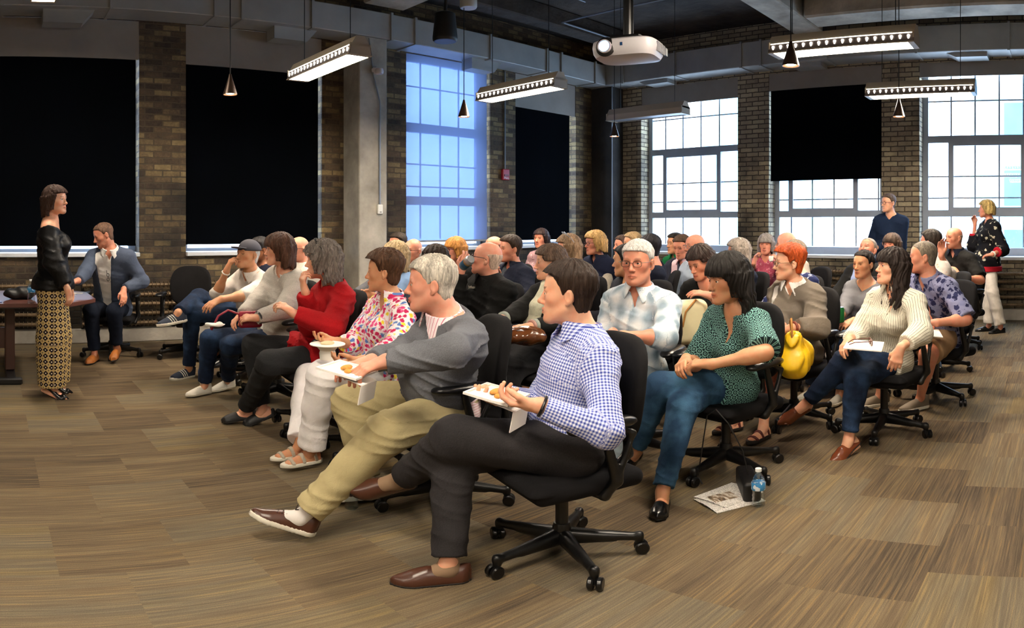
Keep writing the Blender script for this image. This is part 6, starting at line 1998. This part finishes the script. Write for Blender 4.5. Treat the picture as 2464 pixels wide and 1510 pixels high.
# black clutch with cord, magazine, water bottles on the carpet
b0 = G(1800, 1160, .06)
r = thing_at('clutch_bag', (b0[0], b0[1], 0), radians(35), label='black clutch bag with a thin cord on the carpet behind the water bottle', cat='bag')
sdf_obj('bag_body', U([RBox((0, 0, .055), (.15, .045, .055), .02)]), .006, mat('black_nylon', '0f0f10', .5, bump=(30, .3, .004)), r, local=False)
MB().tube([(-.02, 0, .10), (-.03, .03, .25), (-.02, .10, .40), (.02, .16, .47), (.08, .2, .42), (.14, .22, .22), (.16, .24, .05), (.13, .22, .01)], .0035, 6).build('cord', M_cable, r, smooth=True)
MB().tube([(0, -.047, .062), (.006, -.047, .068), (.012, -.047, .062), (.006, -.047, .056), (0, -.047, .062)], .0012, 5).build('emblem', SOLEW, r)
b0 = G(1755, 1205, .0)
def magazine():
    r = thing_at('magazine', (b0[0], b0[1], 0), radians(62), label='open printed magazine lying on the carpet beside the water bottle', cat='magazine')
    t = NT('printed_page', .5)
    o = t.obj(); x, y, z = t.sep(o)
    n = t.noise(t.mapping(o, (1, 3, 1)), 26, 2); lines = t.math('FRACT', t.math('MULTIPLY', y, 120.0))
    box = t.math('MULTIPLY', t.math('LESS_THAN', t.math('ABSOLUTE', t.math('SUBTRACT', x, .03)), .045), t.math('LESS_THAN', t.math('ABSOLUTE', t.math('SUBTRACT', y, .02)), .07))
    pic = t.ramp(n, [(.35, '2c2622'), (.5, '8a6f50'), (.65, 'd8d2c6')])
    txt = t.math('MULTIPLY', t.math('GREATER_THAN', lines, .72), t.math('GREATER_THAN', t.noise(o, 90, 1), .5))
    t.color(t.mix(box, t.mix(txt, 'e6e2dc', '6a6661'), pic))
    for i, (dx, dy, a, m) in enumerate(((0, 0, 0, t.m), (.05, -.03, .25, t.m))):
        c = MB(); N = 8; v = []; f = []
        for s in (0, 1):
            for k in range(N + 1):
                u = -.105 + .21 * k / N
                zz = .002 + .008 * i + .006 * sin(pi * k / N) + .004 * s
                for w_ in (-.14, .14):
                    v.append((dx + u * cos(a) - w_ * sin(a), dy + u * sin(a) + w_ * cos(a), zz))
        q = 2 * (N + 1)
        for k in range(N):
            f += [(2*k, 2*k+2, 2*k+3, 2*k+1), (q+2*k, q+2*k+1, q+2*k+3, q+2*k+2), (2*k, q+2*k, q+2*k+2, 2*k+2), (2*k+1, 2*k+3, q+2*k+3, q+2*k+1)]
        f += [(0, 1, q+1, q), (2*N, q+2*N, q+2*N+1, 2*N+1)]
        c.add(v, f); c.build('page', m, r, smooth=True)
magazine()
tw_ = NT('clear_bottle_plastic', .08)
a1 = tw_.n('BsdfTransparent'); a1.inputs[0].default_value = (.86, .92, .95, 1); a2 = tw_.n('BsdfGlossy'); a2.inputs['Roughness'].default_value = .12
a3 = tw_.n('MixShader'); lw = tw_.n('LayerWeight'); lw.inputs[0].default_value = .35
tw_.l(lw.outputs['Facing'], a3.inputs[0]); tw_.l(a1.outputs[0], a3.inputs[1]); tw_.l(a2.outputs[0], a3.inputs[2]); tw_.l(a3.outputs[0], tw_.t.nodes['Material Output'].inputs['Surface'])
M_wat = tw_.m
def make_bottle():
    r = empty('water_bottle')
    MB().lathe([(.0, .004), (.026, .0), (.033, .008), (.030, .03), (.033, .04), (.031, .055), (.033, .065), (.031, .08), (.033, .09), (.033, .135), (.026, .16), (.014, .182), (.013, .196), (.0, .197)], n=28).build('bottle', M_wat, r, smooth=True)
    MB().lathe([(.0, .192), (.0155, .192), (.0155, .208), (.0, .209)], n=20).build('bottle_cap', mat('white_cap', 'eceff0', .4), r, smooth=True)
    lt = NT('blue_white_label', .4); x, y, z = lt.sep(lt.obj())
    lt.color(lt.mix(lt.math('GREATER_THAN', lt.noise(lt.obj(), 38, 1), .56), '3f8fc8', 'e6eef4'))
    MB().lathe([(.0335, .094), (.0342, .095), (.0342, .134), (.0335, .135)], n=28).build('label', lt.m, r, smooth=True)
    return r
bt = make_bottle()
for i, (p, lab) in enumerate([(G(1825, 1216, 0), 'water bottle with a blue label standing on the carpet by the magazine'), (G(846, 1222, 0), 'water bottle on the carpet behind the outstretched khaki leg'),
                              ((P(75, 700, 5.9)[0], P(75, 700, 5.9)[1], .745), 'water bottle standing on the brown table by the black bag')]):
    o = bt if i == 0 else copy_tree(bt)
    o.location = tuple(float(q) for q in p); tag(o, lab, 'bottle', 'water bottles')
# notebook and sunglasses on the lap of the pinstriped woman
r = thing_at('paper_sheets', P(2080, 832, 4.02), radians(12), label='white sheets of paper on the lap of the woman in the pinstriped shirt', cat='paper'); r.rotation_euler = (radians(4), 0, radians(12))
MB().box(-.15, .15, -.11, .11, 0, .008, .001).build('sheets', M_paper, r)
r = thing_at('sunglasses', P(2095, 829, 3.98), radians(25), label='brown sunglasses lying on the paper sheets', cat='sunglasses')
mb = MB(); lens = MB()
for sg in (-1, 1):
    mb.tube([(sg * .034 + .026 * cos(a), 0, .02 + .02 * sin(a)) for a in [2 * pi * i / 18 for i in range(19)]], .003, 6, cap=False)
    mb.tube([(sg * .060, 0, .03), (sg * .05, .10, .025), (sg * .03, .13, .01)], .003, 6)
    lens.lathe([(.0, -.001), (.023, -.001), (.023, .001), (.0, .001)], n=18, M=Matrix.Translation((sg * .034, 0, .02)) @ Matrix.Rotation(pi / 2, 4, 'X'))
mb.tube([(-.01, 0, .028), (.01, 0, .028)], .003, 6)
o_ = mb.build('frame', mat('tortoise_frame', '5a2c1a', .3), r, smooth=True); lens.build('lenses', mat('dark_brown_lens', '2a1612', .1), o_)
r = thing_at('paper_sheets', P(2240, 800, 4.75), radians(20), label='white paper on the knee of the man in the blue floral shirt', cat='paper'); r.rotation_euler = (radians(8), radians(-8), radians(20))
MB().box(-.10, .10, -.07, .07, 0, .006, .001).build('sheets', M_paper, r)
r = thing_at('paper_cup', P(1478, 640, 7.7), 0, label='white cup raised by the light haired man in white', cat='cup')
MB().lathe([(.0, -.04), (.028, -.04), (.04, .05), (.0, .045)], n=20).build('cup', M_paper, r, smooth=True)
r = thing_at('paper_napkin', P(1856, 622, 7.05), 0, label='white napkin held up by the woman in the pink printed blouse', cat='napkin')
sdf_obj('napkin', U([RBox((0, 0, 0), (.045, .010, .03), .009)], lambda p, d: d + .003 * np.sin(p[:, 0] * 60 + p[:, 2] * 40)), .008, M_paper, r, local=False)

# ---- the brown table with its things
M_wood = mat('reddish_brown_tabletop', '5c3a34', .3, vary=(3, .12))
r = empty('meeting_table', (-.35, 6.45, 0), 0, label='reddish brown meeting table on pedestal legs behind the standing speaker', cat='table')
W2 = .60
poly = [(-1.7, -W2), (1.02, -W2), (1.3, -W2 + .34), (1.3, W2 - .2), (1.1, W2), (-1.7, W2)]
MB().prism(poly, 2, .712, .745).build('tabletop', M_wood, r)
MB().prism([(a * .985, b * .97) for a, b in poly], 2, .70, .712).build('edge_apron', mat('dark_table_edge', '241a18', .4), r)
for x in (-1.25, .52):
    g = MB(); g.box(x - .045, x + .045, -.14, .14, .06, .70, .008)
    lg = g.build('leg', mat('brown_table_leg', '4a2f26', .4), r)
    MB().box(x - .045, x + .045, -.48, .48, .0, .055, .012).box(x - .9, x + .10, -.50, -.42, 0, .06, .012).build('foot', mat('black_table_foot', '121112', .4), lg)
MB().box(-1.2, .48, -.015, .015, .25, .45).build('modesty_panel', mat('brown_table_leg', ''), r)
r = thing_at('cloth_bag', (P(45, 690, 6.25)[0], 6.22, .745), 0, label='soft black bag lying on the brown table', cat='bag')
sdf_obj('bag', U([Ell((0, 0, .05), (.15, .08, .055), None, .05), Ell((.08, 0, .07), (.07, .06, .05), None, .05)], lambda p, d: np.maximum(d + .006 * np.sin(p[:, 0] * 50 + p[:, 2] * 40), -p[:, 2])), .010, mat('black_nylon', ''), r, local=False)
def leaflet(x, y, rz, m, label, z=.7455, s=1):
    r = empty('leaflet', (x, y, z), rz, label=label, cat='leaflet')
    MB().box(-.10 * s, .10 * s, -.07 * s, .07 * s, 0, .003).build('sheet', m, r)
pt = NT('printed_leaflet', .5); pt.color(pt.ramp(pt.noise(pt.mapping(pt.obj(), (1, 3, 1)), 9, 1), [(.42, '3a55a0'), (.5, 'e4e0dc'), (.62, 'a06a50')], 'CONSTANT'))
leaflet(-.02, 6.0, .15, pt.m, 'printed blue and white leaflet near the table edge beside the speaker')
leaflet(-.2, 6.02, -.2, pt.m, 'printed leaflet at the left edge of the frame on the brown table')
leaflet(.72, 6.55, .3, M_paper, 'white paper on the table beneath the hand of the man in the blazer', s=.8)
leaflet(.84, 6.70, -.2, M_paper, 'white folded card on the table end near the man in the blazer', s=.6)
# small loose things
wr = wristband
